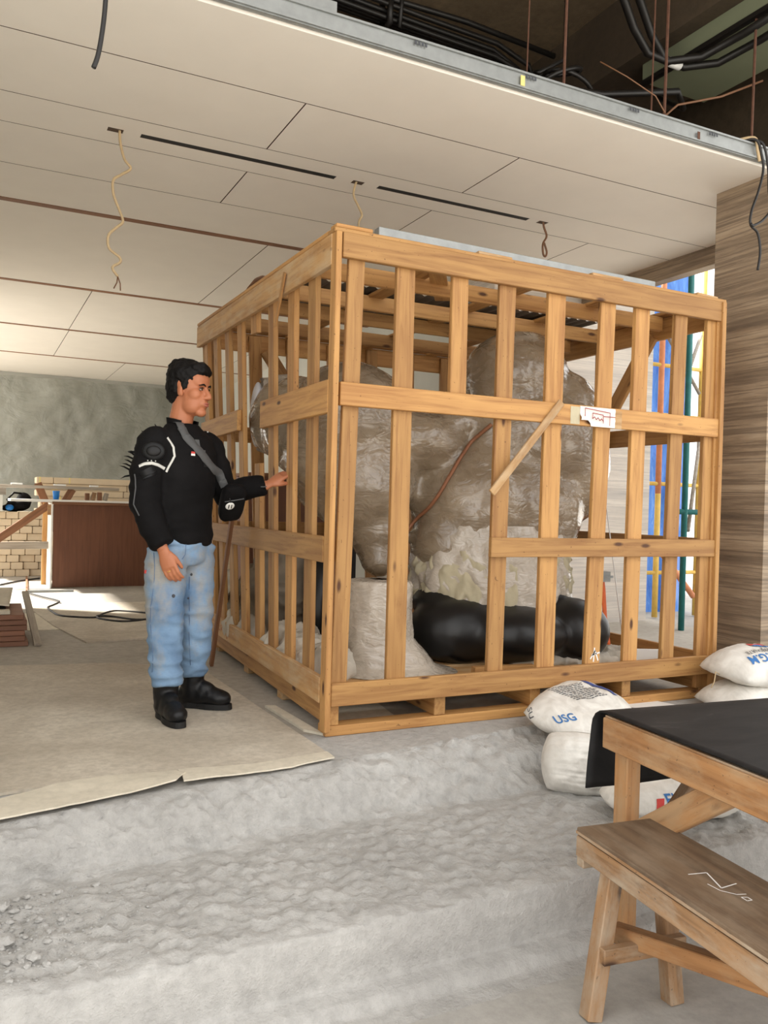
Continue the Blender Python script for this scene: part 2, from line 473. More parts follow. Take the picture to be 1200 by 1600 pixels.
def make_steps():
    xs = [-2.3 + .0135 * i for i in range(int(5.4 / .0135) + 1)]
    def prof(x):
        lip = interp(x, [-2.3, -1.35, -.25, 1.34, 1.55, 2.0, 3.1], [-.68, -.60, -.41, -.13, -.16, -.45, -.48])
        foot = interp(x, [-2.3, -1.35, -.5, .94, 1.5, 2.0, 3.1], [-.76, -.69, -.575, -.50, -.50, -.62, -.64])
        return [(.08, 0), (lip + .03, 0), (lip, -.012), (lip * .55 + foot * .45 - .005, -.065), (foot + .025, -.15), (foot - .02, -.168),
                (-1.22, -.172), (-1.268, -.182), (-1.283, -.24), (-1.292, -.335), (-1.35, -.348), (-1.372, -.376), (-1.46, -.3805)]
    cnt = [22, 3, 8, 8, 3, 52, 5, 5, 8, 5, 3, 6]
    rows = []
    for x in xs:
        P = prof(x); row = []
        for k in range(len(P) - 1):
            for j in range(cnt[k]):
                t = j / cnt[k]
                y = P[k][0] + (P[k + 1][0] - P[k][0]) * t; z = P[k][1] + (P[k + 1][1] - P[k][1]) * t
                p = V((x, y, z))
                if k == 0: a = 0.0015 * t; ny, nz = 0, 1
                elif k in (1, 2, 3, 4):
                    a = .042; ny, nz = -.7, .7
                elif k == 5:
                    a = .021 * min(1, t * 4 + .3); ny, nz = 0, 1
                elif k == 6: a = .018; ny, nz = -.5, .8
                elif k in (7, 8): a = .004; ny, nz = -1, .1
                else: a = .005; ny, nz = -.4, .8
                if k == 11: a *= (1 - t)
                q = V((x * 1.0, y, z * 1.0))
                w_ = noise.fractal(q * 7, .9, 2.1, 3)
                te = (noise.noise(q * 11 + V((w_, 0, 3))) * 1.2 + noise.noise(q * 27) * .7) * 2.2
                fl = math.floor(te); te = (fl + min(1, (te - fl) * 3.0)) / 2.2
                d = w_ * .4 + te * .55 + noise.noise(q * 70) * .22
                if k == 5:
                    d = d * .75 + noise.fractal(V((x * 22, y * 24, 0)), .7, 2, 4) * .6
                row.append((x, y + ny * d * a, z + nz * d * a))
        row.append((x, P[-1][0], P[-1][1]))
        rows.append(row)
    n = len(rows[0]); vs = [p for r in rows for p in r]
    fs = [(i * n + j, (i + 1) * n + j, (i + 1) * n + j + 1, i * n + j + 1) for i in range(len(rows) - 1) for j in range(n - 1)]
    o = MB().add(vs, fs).build('concrete_steps', 'rough_concrete', smooth=True, keep=True)
    struct(o)
    return o
steps = make_steps()
STEP_BVH = bvh_of(steps)
def step_z(x, y):
    h = STEP_BVH.ray_cast(V((x, y, 1)), V((0, 0, -1)))
    return h[0].z if h[0] else -.17
# plain concrete either side of the broken steps, outside the view
struct(MB().box((-60, -.70, -.3), (-2.28, .07, -.013)).box((-60, -1.30, -.5), (-2.28, -.6, -.17)).box((-60, -1.46, -.6), (-2.28, -1.2, -.381)).build('steps_left', 'rough_concrete', keep=True))
struct(MB().box((3.08, -.5, -.3), (4.6, .07, -.001)).box((3.08, -1.30, -.5), (9, -.1, -.17)).box((3.08, -1.46, -.6), (9, -1.2, -.381)).build('steps_right', 'rough_concrete', keep=True))

# ---- ceiling: plaster panels with open joints under timber battens
ceil = struct(MB().box((-2.3, -.01, 3.135), (3.62, 11.8, 3.16)).build('ceiling', 'gap', keep=True))
def cpanel(x0, x1, y0, y1, g=.0036):
    o = MB().box((x0 + g, y0 + g, 3.1), (x1 - g, y1 - g, 3.118)).build('ceiling_panel', 'plaster', ceil)
    o.data.materials.append(MT['raw_edge'])
    for p in o.data.polygons:
        if abs(p.normal.z) < .5 and not (y0 < .1 and p.normal.y < -.5): p.material_index = 1
    return o
def row(y0, y1, joints, g=.0036):
    xs = [-2.3] + joints + [3.6]
    for a, b in zip(xs[:-1], xs[1:]): cpanel(a, b, y0, y1, g)
row(-.005, .605, [-1.9])
row(.605, 1.24, [-1.65, .05, 1.38])
row(1.62, 2.24, [-1.65, .05, 1.37, 2.75])
row(2.24, 2.90, [-1.9])
row(2.975, 5.24, [-1.75, .64])
row(5.32, 7.46, [-.40, 2.0])
row(7.54, 9.60, [-.39, 2.0])
row(9.67, 11.75, [-1.8, .63])
for yb in (2.94, 5.28, 7.50, 9.635):
    board('timber_batten', (-2.3, yb, 3.108), (3.6, yb, 3.108), .066, .02, (0, 1, 0), 'brown_wood', ceil, ch=0)
# strip with light slots and cable holes
sm = MB(); slots = [(-.63, .565), (.862, 2.045)]; holes = [(-.81, -.725), (.68, .76), (2.13, 2.21)]
sm.box((-2.3, 1.2425, 3.1), (3.6, 1.405, 3.118)); sm.box((-2.3, 1.455, 3.1), (3.6, 1.6175, 3.118))
cuts = sorted(slots + holes); px = -2.3
for a, b in cuts: sm.box((px, 1.405, 3.1), (a, 1.455, 3.118)); px = b
sm.box((px, 1.405, 3.1), (3.6, 1.455, 3.118))
so_ = sm.build('slotted_ceiling_strip', 'plaster', ceil)
so_.data.materials.append(MT['raw_edge'])
for p in so_.data.polygons:
    if abs(p.normal.y) > .5: p.material_index = 1
for a, b in slots:
    MB().box((a + .001, 1.406, 3.1015), (b - .001, 1.454, 3.125)).build('light_slot', 'black', ceil)
for a, b in holes:
    MB().box((a + .001, 1.406, 3.1025), (b - .001, 1.454, 3.130)).build('cable_hole', 'raw_edge', ceil)
# galvanised edge channel along the open front edge
ec = MB(); ec.box((-2.3, -.035, 3.112), (3.35, -.012, 3.205)); ec.box((-2.3, -.012, 3.195), (3.35, .06, 3.205))
ec.box((-2.3, -.045, 3.118), (3.35, -.035, 3.128)); ec.box((-2.3, -.045, 3.19), (3.35, -.035, 3.20))
ech = ec.build('edge_channel', 'galv', ceil)
for i, x in enumerate((-.45, .33, .95, 1.62, 2.2)):
    m = MB()
    for k in range(4): m.box((x + k * .018, -.0465, 3.168), (x + k * .018 + .010, -.0445, 3.186))
    m.build('stencil_mark', 'dark_ink', ech)
MB().box((.92, -.0475, 3.125), (.945, -.0445, 3.175)).build('tape_scrap', 'tape', ech)
MB().box((2.11, -.0475, 3.125), (2.128, -.0445, 3.165)).build('dark_clip', 'rust', ech)

# ---- concrete slab overhead, beam and far beam
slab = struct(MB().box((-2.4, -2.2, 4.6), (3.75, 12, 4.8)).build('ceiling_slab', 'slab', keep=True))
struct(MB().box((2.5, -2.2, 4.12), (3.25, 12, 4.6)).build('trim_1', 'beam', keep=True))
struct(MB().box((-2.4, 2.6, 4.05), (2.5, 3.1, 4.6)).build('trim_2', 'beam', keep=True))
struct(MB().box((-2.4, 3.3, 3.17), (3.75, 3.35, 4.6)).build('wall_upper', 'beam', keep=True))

# ---- walls
struct(MB().box((2.79, 0, 0), (3.6, .43, 3.14)).build('wall_right', 'travertine', keep=True))
struct(MB().box((3.62, -.3, 3.14), (3.72, 3.3, 4.6)).build('wall_upper_right', 'beam', keep=True))
struct(MB().box((-2.42, -1.2, -.01), (-2.3, 6.0, 4.6)).build('wall_left_added', 'white_wall', keep=True))  # unseen wall, added and sized to keep the sun off the steps
struct(MB().box((2.62, 2.7, 0), (4.48, 3.1, 4.59)).build('wall_far_right', 'travertine_lit', keep=True))
struct(MB().box((3.58, .43, 2.955), (3.68, 2.7, 3.14)).build('trim_3', 'travertine', keep=True))
struct(MB().box((-2.3, 11.75, 0), (3.0, 11.95, 3.16)).build('wall_back', 'white_wall', keep=True))
struct(MB().box((2.62, 3.1, 0), (2.8, 11.8, 3.16)).build('wall_back_right', 'white_wall', keep=True))

# ---- plastic sheeting on the back wall
def fsheet(u, v):
    x = -2.25 + u * 4.8; z = .03 + v * 3.0
    y = 11.66 + .03 * noise.noise(V((x * 1.3, z * .5, 1))) + .022 * noise.noise(V((x * 3.5 + z * 1.5, z * 1.1, 4))) + .035 * math.sin(x * 1.7 + z * .8) * (1 - v)
    return (x, y - .03 * abs(noise.noise(V((x * 2 - z * 2.2, .3, 9)))), z)
o = MB().grid(fsheet, 130, 60).build('plastic_sheet', 'sheeting', smooth=True)
tag(o, 'grey translucent plastic sheeting hung across the far back wall', 'sheet')

# ---- overhead services
t = thing('cable_bundle', 'thick black cable bundle running under the slab above the ceiling edge', 'cable', (1.4, 1.55, 4.25))
for k, (dy, dz) in enumerate(((0, 0), (.05, .03), (-.05, .02), (.02, -.05), (-.03, -.06), (.07, -.04))):
    pts = [(-1.5, 1.55 + dy, 4.36 + dz), (0, 1.55 + dy, 4.35 + dz), (.6, 1.55 + dy, 4.33 + dz), (1.2, 1.56 + dy, 4.31 + dz), (1.8, 1.57 + dy, 4.30 + dz), (2.05 + .03 * k, 1.62 + dy, 4.25 + dz), (2.2 + .03 * k, 1.7 + dy, 4.1 + dz), (2.22 + .03 * k, 1.8, 3.7)]
    MB().tube(pts, .018, 8).build('cable', 'pipe', t, True)
MB().tube([(.95, 1.5, 4.44), (.95, 1.5, 4.22), (.95, 1.62, 4.2), (.95, 1.62, 4.44)], .022, 8).build('clamp', 'pipe', t, True)
MB().tube([(1.05, 1.5, 4.58), (1.02, 1.5, 4.2)], .015, 8).build('hanger', 'pipe', t, True)
tag(MB().tube([(.62, 1.55, 4.45), (.75, 1.52, 4.38), (1.55, 1.52, 4.40), (2.3, 1.52, 4.36)], .02, 8).build('conduit', 'pipe', smooth=True), 'black conduit running beside the overhead cable bundle', 'pipe')
# twin conduits bending at the duct
for i, (dx, lab) in enumerate(((0, 'lower black conduit bending beneath the green duct'), (.14, 'upper black conduit with white coupling beside the green duct'))):
    pts = [(1.55 + dx, .2, 4.45), (1.75 + dx, .3, 4.2), (2.05 + dx, .42, 3.95), (2.2 + dx, .46, 3.86), (2.36 + dx, .46, 3.85), (2.55 + dx, .36, 3.88), (2.62 + dx, .1, 3.92), (2.66 + dx, -.5, 3.98)]
    o = tag(MB().tube(pts, .024, 10).build('conduit', 'pipe', smooth=True), lab, 'pipe')
    if i: MB().tube([(2.24 + dx, .462, 3.856), (2.33 + dx, .462, 3.851)], .029, 10).build('coupling', 'white', o, True)
t = thing('air_duct', 'green grey sheet metal duct fixed under the dark concrete beam', 'duct', (2.9, .6, 3.98))
MB().box((2.62, -1.5, 4.0), (3.2, .95, 4.12)).build('duct_body', 'duct', t)
MB().box((2.60, -1.5, 3.97), (2.64, .95, 4.0)).build('duct_flange', 'pipe', t)
for k, (x, y, z0, lab, m, r) in enumerate(((.725, -.13, 3.2, 'thin steel hanger rod left of the two long rods above ceiling edge', 'galv', .005), (1.057, .1, 3.2, 'thin rusty hanger wire in the middle above the ceiling edge', 'rust', .004), (1.263, .06, 3.2, 'red brown threaded rod rising from the ceiling edge channel', 'rust', .008), (1.95, .15, 3.2, 'pair member thin dark rod near the conduit bend', 'rust', .005), (2.02, .12, 3.2, 'thicker dark rod right of the conduit bend', 'rust', .009), (2.62, .03, 3.2, 'rusty rod rising beside the right hand cable coil', 'rust', .008), (-.2, .06, 3.2, 'short brown rod at the top beside the stacked channel', 'rust', .009))):
    m_ = MB().tube([(x, y, z0 if k else 3.55), (x + .01, y, 4.0), (x, y, 4.6)], r, 6)
    tag(m_.build('hanger_rod', m), lab, 'rod', 'ceiling hanger rods')
tag(MB().tube([(2.72, .9, 3.9), (2.55, .5, 3.62), (2.3, .3, 3.58), (1.9, .5, 3.55), (1.5, .6, 3.55)], .02, 8).build('flexible_pipe', 'pipe', smooth=True), 'black flexible pipe drooping in the dark ceiling void', 'pipe')
tag(MB().tube([(2.9, .2, 3.75), (2.6, .25, 3.6), (2.3, .3, 3.5), (2.15, .35, 3.35)], .007, 8).build('loose_cable', 'copper', smooth=True), 'loose brown cable crossing the dark ceiling void on the right', 'cable')
lp = []
for k in range(60):
    a = k / 59 * math.pi * 5
    lp.append((1.75 + .16 * math.cos(a) + .05 * math.sin(a * .37), .7 + .12 * math.sin(a), 3.6 + .1 * math.sin(a * .6) + .0015 * k))
lp += [(1.8, .75, 3.85), (1.78, .72, 4.3), (1.78, .72, 4.6)]
tag(MB().tube(lp, .014, 7).build('cable_coil', 'pipe', smooth=True), 'tangled black cable coil lying in the ceiling void', 'cable')
tag(MB().tube([(1.55, .12, 3.48), (1.68, .05, 3.4), (1.82, -.02, 3.3), (1.88, -.03, 3.22)], .004, 6).build('loose_wire', 'copper', smooth=True), 'thin brown wire leaning on the ceiling edge channel', 'wire')
board('stacked_channel', (-1.2, .0, 3.235), (-.05, .0, 3.235), .05, .05, (0, 0, 1), 'galv', None, .002)
tag(bpy.data.objects['stacked_channel'], 'short galvanised channel offcut lying on the ceiling edge', 'channel')

# ---- hanging wires below the ceiling
def hang(name, pts, r, mat, label, tails=None, cat='wire'):
    # smooth the path
    P = [V(p) for p in pts]; out = []
    for i in range(len(P) - 1):
        p0, p1, p2, p3 = P[max(i - 1, 0)], P[i], P[i + 1], P[min(i + 2, len(P) - 1)]
        for k in range(6):
            t = k / 6
            out.append(.5 * ((2 * p1) + (-p0 + p2) * t + (2 * p0 - 5 * p1 + 4 * p2 - p3) * t * t + (-p0 + 3 * p1 - 3 * p2 + p3) * t ** 3))
    out.append(P[-1])
    if tails:
        o = thing(name, label, cat, out[-1]); MB().tube(out, r, 8).build('sheath', mat, o, True)
        for d in tails:
            MB().tube([out[-1], out[-1] + V(d) * .5 + V((.006, 0, 0)), out[-1] + V(d)], r * .45, 6).build('bare_wire', 'copper', o, True)
    else:
        o = tag(MB().tube(out, r, 8).build(name, mat, smooth=True), label, cat)
    return o
hang('hanging_wire', [(-.745, 1.43, 3.125), (-.74, 1.43, 3.04), (-.715, 1.43, 2.95), (-.68, 1.43, 2.905), (-.73, 1.43, 2.86), (-.772, 1.43, 2.82), (-.768, 1.43, 2.74), (-.735, 1.43, 2.66), (-.715, 1.43, 2.60), (-.75, 1.43, 2.56), (-.79, 1.43, 2.51), (-.785, 1.43, 2.44), (-.73, 1.43, 2.40), (-.725, 1.43, 2.37), (-.765, 1.43, 2.335), (-.735, 1.43, 2.29)], .0075, 'cord_tan',
     'long wavy tan cable hanging from the ceiling hole at the left', [(-.02, 0, -.07), (.018, .01, -.075)])
hang('hanging_wire', [(.718, 1.43, 3.125), (.70, 1.43, 3.07), (.695, 1.43, 3.01), (.73, 1.43, 2.95), (.755, 1.43, 2.90), (.735, 1.43, 2.85), (.74, 1.43, 2.76)], .0075, 'cord_tan', 'short tan cable hanging from the ceiling hole above the crate corner')
hang('hanging_wire', [(2.172, 1.43, 3.125), (2.185, 1.43, 3.07), (2.21, 1.43, 3.01), (2.18, 1.43, 2.95), (2.185, 1.43, 2.88), (2.205, 1.43, 2.865), (2.215, 1.43, 2.90), (2.19, 1.43, 2.96)], .0075, 'copper', 'looped brown cable end hanging from the rightmost ceiling hole')
hang('hanging_cable', [(-1.07, -.5, 3.25), (-1.075, -.5, 2.95), (-1.083, -.5, 2.72), (-1.09, -.5, 2.62), (-1.102, -.5, 2.53), (-1.116, -.5, 2.48)], .008, 'cord_black', 'thick black cable end dangling at the top left')
hang('hanging_cable', [(-1.28, -.5, 3.2), (-1.25, -.5, 2.83), (-1.23, -.5, 2.74), (-1.215, -.5, 2.69), (-1.205, -.5, 2.70)], .003, 'cord_black', 'fine bare wires dangling at the top left corner')
hang('hanging_wire', [(2.50, -.6, 3.95), (2.505, -.6, 3.5), (2.5, -.6, 3.38), (2.51, -.6, 3.3)], .009, 'copper', 'brown twin wire with frayed end hanging at the top right', [(-.02, 0, -.1), (.02, 0, -.12), (.0, .02, -.08)])
hang('hanging_cable', [(2.50, .0, 3.215), (2.555, -.06, 3.21), (2.60, -.06, 3.14), (2.62, -.06, 3.05), (2.585, -.06, 2.92), (2.535, -.06, 2.80), (2.53, -.06, 2.72), (2.59, -.06, 2.68), (2.615, -.06, 2.58), (2.60, -.06, 2.47)], .0075, 'cord_black', 'black cable loop hanging down in front of the travertine column')
hang('hanging_cable', [(2.53, .0, 3.22), (2.59, -.07, 3.2), (2.645, -.07, 3.08), (2.66, -.07, 2.93), (2.685, -.07, 2.84), (2.62, -.07, 2.76), (2.545, -.07, 2.715), (2.52, -.07, 2.72)], .0075, 'cord_black', 'second black cable looping back beside the travertine column')
hang('hanging_wire', [(2.47, .02, 3.215), (2.55, -.05, 3.225), (2.58, -.05, 3.16), (2.60, -.05, 3.10)], .009, 'cord_tan', 'tan cable stub bent over the ceiling edge near the travertine column')

# ================================================================== CRATE
W, D, H = 2.37, 2.38, 2.28
def wp(p):
    x, y, z = p
    return V((x + (1 - x / W) * (y / D) * (.115 - .14 * z / H), y, z))
crate = thing('shipping_crate', 'large open slatted pine shipping crate around a wrapped statue', 'crate', (W / 2, D / 2, 0))
def cb(name, a, b, w, t, wd, mat='pine', jit=.0, par=None): return board(name, wp(a), wp(b), w, t, wd, mat, par or crate, .003, jit)
T = .028
# pallet: skids along x, stringers along y, deck boards
for y in (.045, .78, 1.5, 2.3):
    cb('skid', (-.005 if y < .1 else .02, y, .024), (W + .01, y, .024), .09, .046, (0, 1, 0), 'pine_dusty' if y > .1 else 'pine')
for x in (.035, .592, 1.155, 1.76, 2.33):
    cb('stringer', (x, .005, .094), (x, D, .094), .092, .06 if x > .1 else .055, (0, 0, 1), 'pine')
for k in range(9):
    y = .16 + k * .26
    cb('deck_board', (.07, y, .152), (W - .04, y, .152), .2, .02, (0, 1, 0), 'pine_dusty')
# front face (y = 0): rails outside, uprights behind
FR = -T / 2
cb('rail', (.01, FR, .193), (W, FR, .193), .104, T, (0, 0, 1))
cb('rail', (.015, FR, 1.542), (W - .01, FR, 1.542), .105, T, (0, 0, 1))
cb('rail', (.84, FR, .857), (W - .01, FR, .857), .096, T, (0, 0, 1))
cb('rail', (.01, FR, 2.205), (W, FR, 2.205), .112, T, (0, 0, 1))
UP = T / 2
def upr(x0, x1, z0, z1, w): cb('upright', (x0, UP, z0), (x1, UP, z1), w, T, (1, 0, 0), jit=.003)
upr(.055, .095, .145, 2.245, .078)
upr(.345, .345, .15, 2.245, .096)
upr(.642, .640, 1.5, 2.245, .09)
upr(.898, .915, .15, 2.245, .094)
upr(1.208, 1.22, .15, 2.245, .112)
upr(1.515, 1.56, .15, 2.245, .098)
upr(1.775, 1.80, .15, 2.245, .1)
upr(2.045, 2.085, .15, 2.245, .092)
upr(2.315, 2.325, .06, 2.245, .09)
# left face (x = 0)
LR = -T / 2
cb('rail', (LR, .03, .208), (LR, D, .208), .118, T, (0, 0, 1), 'pine_dusty')
cb('rail', (LR, .03, .842), (LR, D, .842), .118, T, (0, 0, 1), 'pine')
cb('rail', (LR, .02, 1.532), (LR, 1.02, 1.532), .15, T, (0, 0, 1), 'pine')
cb('rail', (LR, 1.47, 1.54), (LR, D, 1.53), .125, T, (0, 0, 1), 'pine')
cb('rail', (LR, .02, 2.19), (LR, D + .02, 2.19), .142, T, (0, 0, 1), 'pine_dusty')
def upl(y0, y1, z0, z1, w=.095): cb('upright', (UP, y0, z0), (UP, y1, z1), w, T, (0, 1, 0), jit=.003)
cb('corner_post', (LR + .003, -.012, .03), (LR + .003, .0, 2.26), .062, T, (0, 1, 0))
upl(.30, .315, .16, 2.24); upl(.585, .60, .16, 2.24); upl(.885, .92, .16, 2.24)
upl(1.155, 1.16, .16, 1.27); upl(1.22, 1.21, 2.02, 2.24, .11)
upl(1.465, 1.50, .16, 2.24); upl(1.735, 1.77, .16, 2.24); upl(2.02, 2.04, .16, 2.24); upl(2.30, 2.28, .03, 2.24)
# right face (x = W)
RR = W + T / 2
for z, w in ((.193, .11), (.86, .1), (1.53, .11), (2.19, .13)):
    cb('rail', (RR, .0, z), (RR, D, z), w, T, (0, 0, 1))
for y in (.03, .98, 1.62, 2.34): cb('upright', (W - UP, y, .15), (W - UP, y, 2.24), .09, T, (0, 1, 0))
cb('corner_post', (W + .004, -.012, .06), (W + .004, -.012, 2.26), .05, .03, (0, 1, 0))
cb('diagonal_brace', (W - .045, .48, 2.15), (W - .045, 1.05, 1.42), .1, T, (0, 1, 0))
cb('diagonal_brace', (W - .045, 1.7, 2.15), (W - .045, 2.25, 1.45), .1, T, (0, 1, 0))
# back face (y = D)
for z, w in ((.193, .11), (.86, .1), (1.53, .11), (2.19, .13)):
    cb('rail', (.0, D + T / 2, z), (W, D + T / 2, z), w, T, (0, 0, 1))
for x in (.05, .38, .66, .98, 1.3, 1.62, 1.95, 2.31): cb('upright', (x, D - UP, .15), (x, D - UP, 2.24), .092, T, (1, 0, 0))
cb('diagonal_brace', (.45, D - .05, 2.14), (.95, D - .05, 1.4), .1, T, (1, 0, 0))
# lid frame: cap boards and joists
cb('cap_board', (-.03, .02, 2.268), (W + .03, .02, 2.268), .085, .02, (0, 1, 0))
cb('cap_board', (.015, .06, 2.272), (.015, D, 2.272), .085, .02, (1, 0, 0))
cb('cap_board', (W - .02, .06, 2.268), (W - .02, D, 2.268), .085, .02, (1, 0, 0))
cb('cap_board', (0, D - .03, 2.268), (W, D - .03, 2.268), .085, .02, (0, 1, 0))
for y in (.42, .92, 1.30, 1.86):
    cb('joist', (.03, y, 2.21), (W - .03, y, 2.21), .085, .03, (0, 0, 1))
for y in (.24, .62, 2.08): cb('lid_board', (.03, y, 2.268), (W - .03, y, 2.268), .1, .018, (0, 1, 0))
for x in (.62, 1.22, 1.78): cb('lid_board', (x, .05, 2.25), (x + .02, D - .05, 2.25), .095, .018, (1, 0, 0))
cb('diagonal_brace', (.55, .1, 2.235), (.95, .7, 2.235), .09, .018, (1, 0, 0))
# nailed scraps
cb('scrap_batten', (1.236, -.036, 1.60), (.823, -.04, 1.122), .04, .014, (1, 0, 0), 'pine_dusty')
cb('scrap_batten', (-.04, .588, 2.215), (-.045, .715, 1.962), .032, .01, (0, 1, 0))
cb('corner_block', (-.02, .02, 2.289), (.16, .02, 2.289), .07, .018, (0, 1, 0))
# block on the deck just inside the front
cb('floor_block', (.92, .24, .19), (1.28, .2, .19), .055, .05, (0, 0, 1))
# paper note stapled on the middle rail, drawn in red
yp = -T - .002
pb = MB(); pb.grid(lambda u, v: (1.36 + .235 * u, yp - .006 * abs(noise.noise(V((u * 5, v * 4, 2)))) - (.012 if u < .3 and v < .35 else 0), 1.49 + .10 * v + (.0 if u > .25 else .028 * (1 - v) * (1 if u < .2 else .5))), 16, 8)
note = pb.build('paper_note', 'paper', crate, True); note['label'] = 'torn white paper note with red drawn rectangles'
def strokes(name, segs, w, mat, par, y):
    m = MB()
    for (x0, z0, x1, z1) in segs:
        a = V((x0, y, z0)); b = V((x1, y, z1)); d = (b - a).normalized(); n = V((-d.z, 0, d.x)) * w / 2
        m.add([a - n - d * w * .3, b - n + d * w * .3, b + n + d * w * .3, a + n - d * w * .3], [(0, 1, 2, 3)])
    return m.build(name, mat, par)
seg = [(1.385, 1.525, 1.385, 1.58), (1.385, 1.58, 1.55, 1.566), (1.55, 1.566, 1.55, 1.50), (1.435, 1.558, 1.505, 1.552), (1.435, 1.558, 1.435, 1.53), (1.505, 1.552, 1.507, 1.51), (1.507, 1.545, 1.585, 1.545)]
zz = [(1.435 + i * .012, 1.533 + (.008 if i % 2 else -.004) - i * .0018) for i in range(7)]
seg += [(zz[i][0], zz[i][1], zz[i + 1][0], zz[i + 1][1]) for i in range(6)]
strokes('red_drawing', seg, .004, 'red_ink', note, yp - .011)
MB().grid(lambda u, v: (1.30 + .06 * u, yp + .001 - .002 * noise.noise(V((u * 30, v * 8, 5))), 1.495 + .09 * v), 14, 10).build('torn_paper_residue', 'foam_paper', crate, True)
MB().grid(lambda u, v: (1.597 + .045 * u, yp + .001, 1.488 + .095 * v), 2, 2).build('torn_paper_residue', 'pine_dusty', crate)
# red handwritten marks on the lower left rail
m = MB()
for i in range(26):
    y = 1.75 + random.uniform(0, .46); z = .20 + random.uniform(-.035, .04)
    dy, dz = random.uniform(-.02, .02), random.uniform(-.016, .016)
    p = wp((-T - .0025, y, z)); q = wp((-T - .0025, y + dy, z + dz)); r = .0035
    m.add([p + V((0, 0, -r)), q + V((0, 0, -r)), q + V((0, 0, r)), p + V((0, 0, r))], [(0, 1, 2, 3)])
m.build('red_lettering', 'red_ink', crate)
# white chalk smear at the foot of an upright
strokes('chalk_mark', [(1.50, .27, 1.53, .31), (1.53, .31, 1.55, .26), (1.51, .29, 1.56, .30), (1.52, .255, 1.525, .325)], .008, 'chalk', crate, -.0025)

# ---- things lying on the crate
board('steel_channel', (.22, .075, 2.318), (1.95, .10, 2.318), .05, .045, (0, 1, 0), 'galv', None, .002)
tag(bpy.data.objects['steel_channel'], 'long grey steel channel lying along the top of the crate', 'channel')
for (x, y, l, lab) in ((.83, .025, .2, 'flat wood offcut on crate top beside the steel channel'), (1.545, .03, .22, 'flat wood offcut on crate top right of the steel channel end'), (2.27, .03, .17, 'flat wood offcut on crate top at the right corner')):
    o = board('wood_offcut', (x - l / 2, y, 2.287), (x + l / 2, y + .01, 2.287), .07, .018, (0, 1, 0), 'pine_dusty', None, .003, .008)
    tag(o, lab, 'offcut', 'wood offcuts on the crate')
o = MB().grid(lambda u, v: (.0 + .3 * v + .01 * u, .98 + .55 * u, 2.296 + .05 * math.sin(math.pi * min(1, u * 1.0)) * (1 - .5 * v) + .012 * noise.noise(V((u * 4, v * 3, 1)))), 18, 8).build('canvas_scrap', 'brown_wood', smooth=True)
sol = o.modifiers.new('t', 'SOLIDIFY'); sol.thickness = .006
tag(o, 'curled brown canvas scrap on the left edge of the crate top', 'cloth')
def corr(u, v): return (.1 + 2.15 * u, .86 + .74 * v, 2.292 + .010 * math.sin(u * 2.15 * 2 * math.pi / .076))
o = MB().grid(corr, 240, 4).build('corrugated_sheet', 'grey_wood', smooth=True)
o.data.materials[0] = plain('dull_metal', lin(96, 88, 80), .5, .2, 4)
tag(o, 'dull corrugated metal sheet laid over the crate lid', 'sheet')

# ================================================================== CONTENTS
STATUE_BLOBS = [((0.575, 1.112, 1.558), (0.374, 0.34, 0.355)), ((0.362, 1.385, 1.525), (0.244, 0.26, 0.315)), ((0.253, 1.551, 1.57), (0.16, 0.18, 0.241)), ((0.623, 1.085, 1.216), (0.351, 0.33, 0.351)), ((0.504, 1.201, 1.309), (0.308, 0.3, 0.347)), ((0.726, 1.032, 0.913), (0.183, 0.2, 0.21)), ((0.721, 0.977, 0.737), (0.121, 0.14, 0.129)), ((0.974, 1.024, 1.443), (0.312, 0.28, 0.214)), ((1.593, 0.887, 1.865), (0.337, 0.32, 0.305)), ((1.197, 1.025, 1.556), (0.278, 0.25, 0.127)), ((1.656, 0.853, 1.474), (0.489, 0.36, 0.369)), ((1.412, 0.859, 1.047), (0.492, 0.36, 0.433)), ((1.162, 0.926, 0.826), (0.241, 0.26, 0.234)), ((1.96, 0.757, 1.365), (0.227, 0.28, 0.405)), ((1.898, 0.79, 1.687), (0.223, 0.25, 0.243)), ((1.809, 0.774, 1.037), (0.2, 0.28, 0.361)), ((1.469, 0.829, 0.832), (0.433, 0.33, 0.236))]
BLACK_BLOBS = [((1.094, 0.677, 0.338), (0.304, 0.22, 0.193)), ((1.347, 0.495, 0.336), (0.33, 0.22, 0.165)), ((1.739, 0.468, 0.342), (0.234, 0.22, 0.197)), ((1.084, 0.851, 0.485), (0.191, 0.2, 0.115)), ((1.664, 0.563, 0.541), (0.084, 0.1, 0.172)), ((1.323, 0.732, 0.493), (0.305, 0.2, 0.153))]
DISC = V((0.161, 1.63, 1.599))
SKIRT_C = (1.393, 0.81, 0)
BLACKCOL = V((0.411, 1.184, 0.165))
BAND = [(1.233, 1.565), (1.136, 1.469), (1.039, 1.348), (0.958, 1.223), (0.879, 1.072), (0.798, 0.959), (0.718, 0.856), (0.636, 0.779)]
RH = V((.896, -.445, 0)); FH = V((.445, .896, 0))      # across and along the statue's own axis (it stands skewed in the crate)
RZ = Matrix.Rotation(-.461, 3, 'Z')
statue = thing('wrapped_statue', 'bulky two humped statue wrapped in grey foam and clear film', 'statue', (1.2, 1.2, .17))
mb = MB()
for (c, r) in STATUE_BLOBS: mb.ell(c, r, RZ, 28, 18)
def sdisp(p): return .012 * fbm(p, 2.5, 3) + .008 * (ridge(V((p.x, p.y, p.z * 1.6)), 5.0) - .5)
body = mesh_obj('wrapped_body', remesh(mb, .022, 10, sdisp), 'wrap', statue)
SB = bvh_of(body)
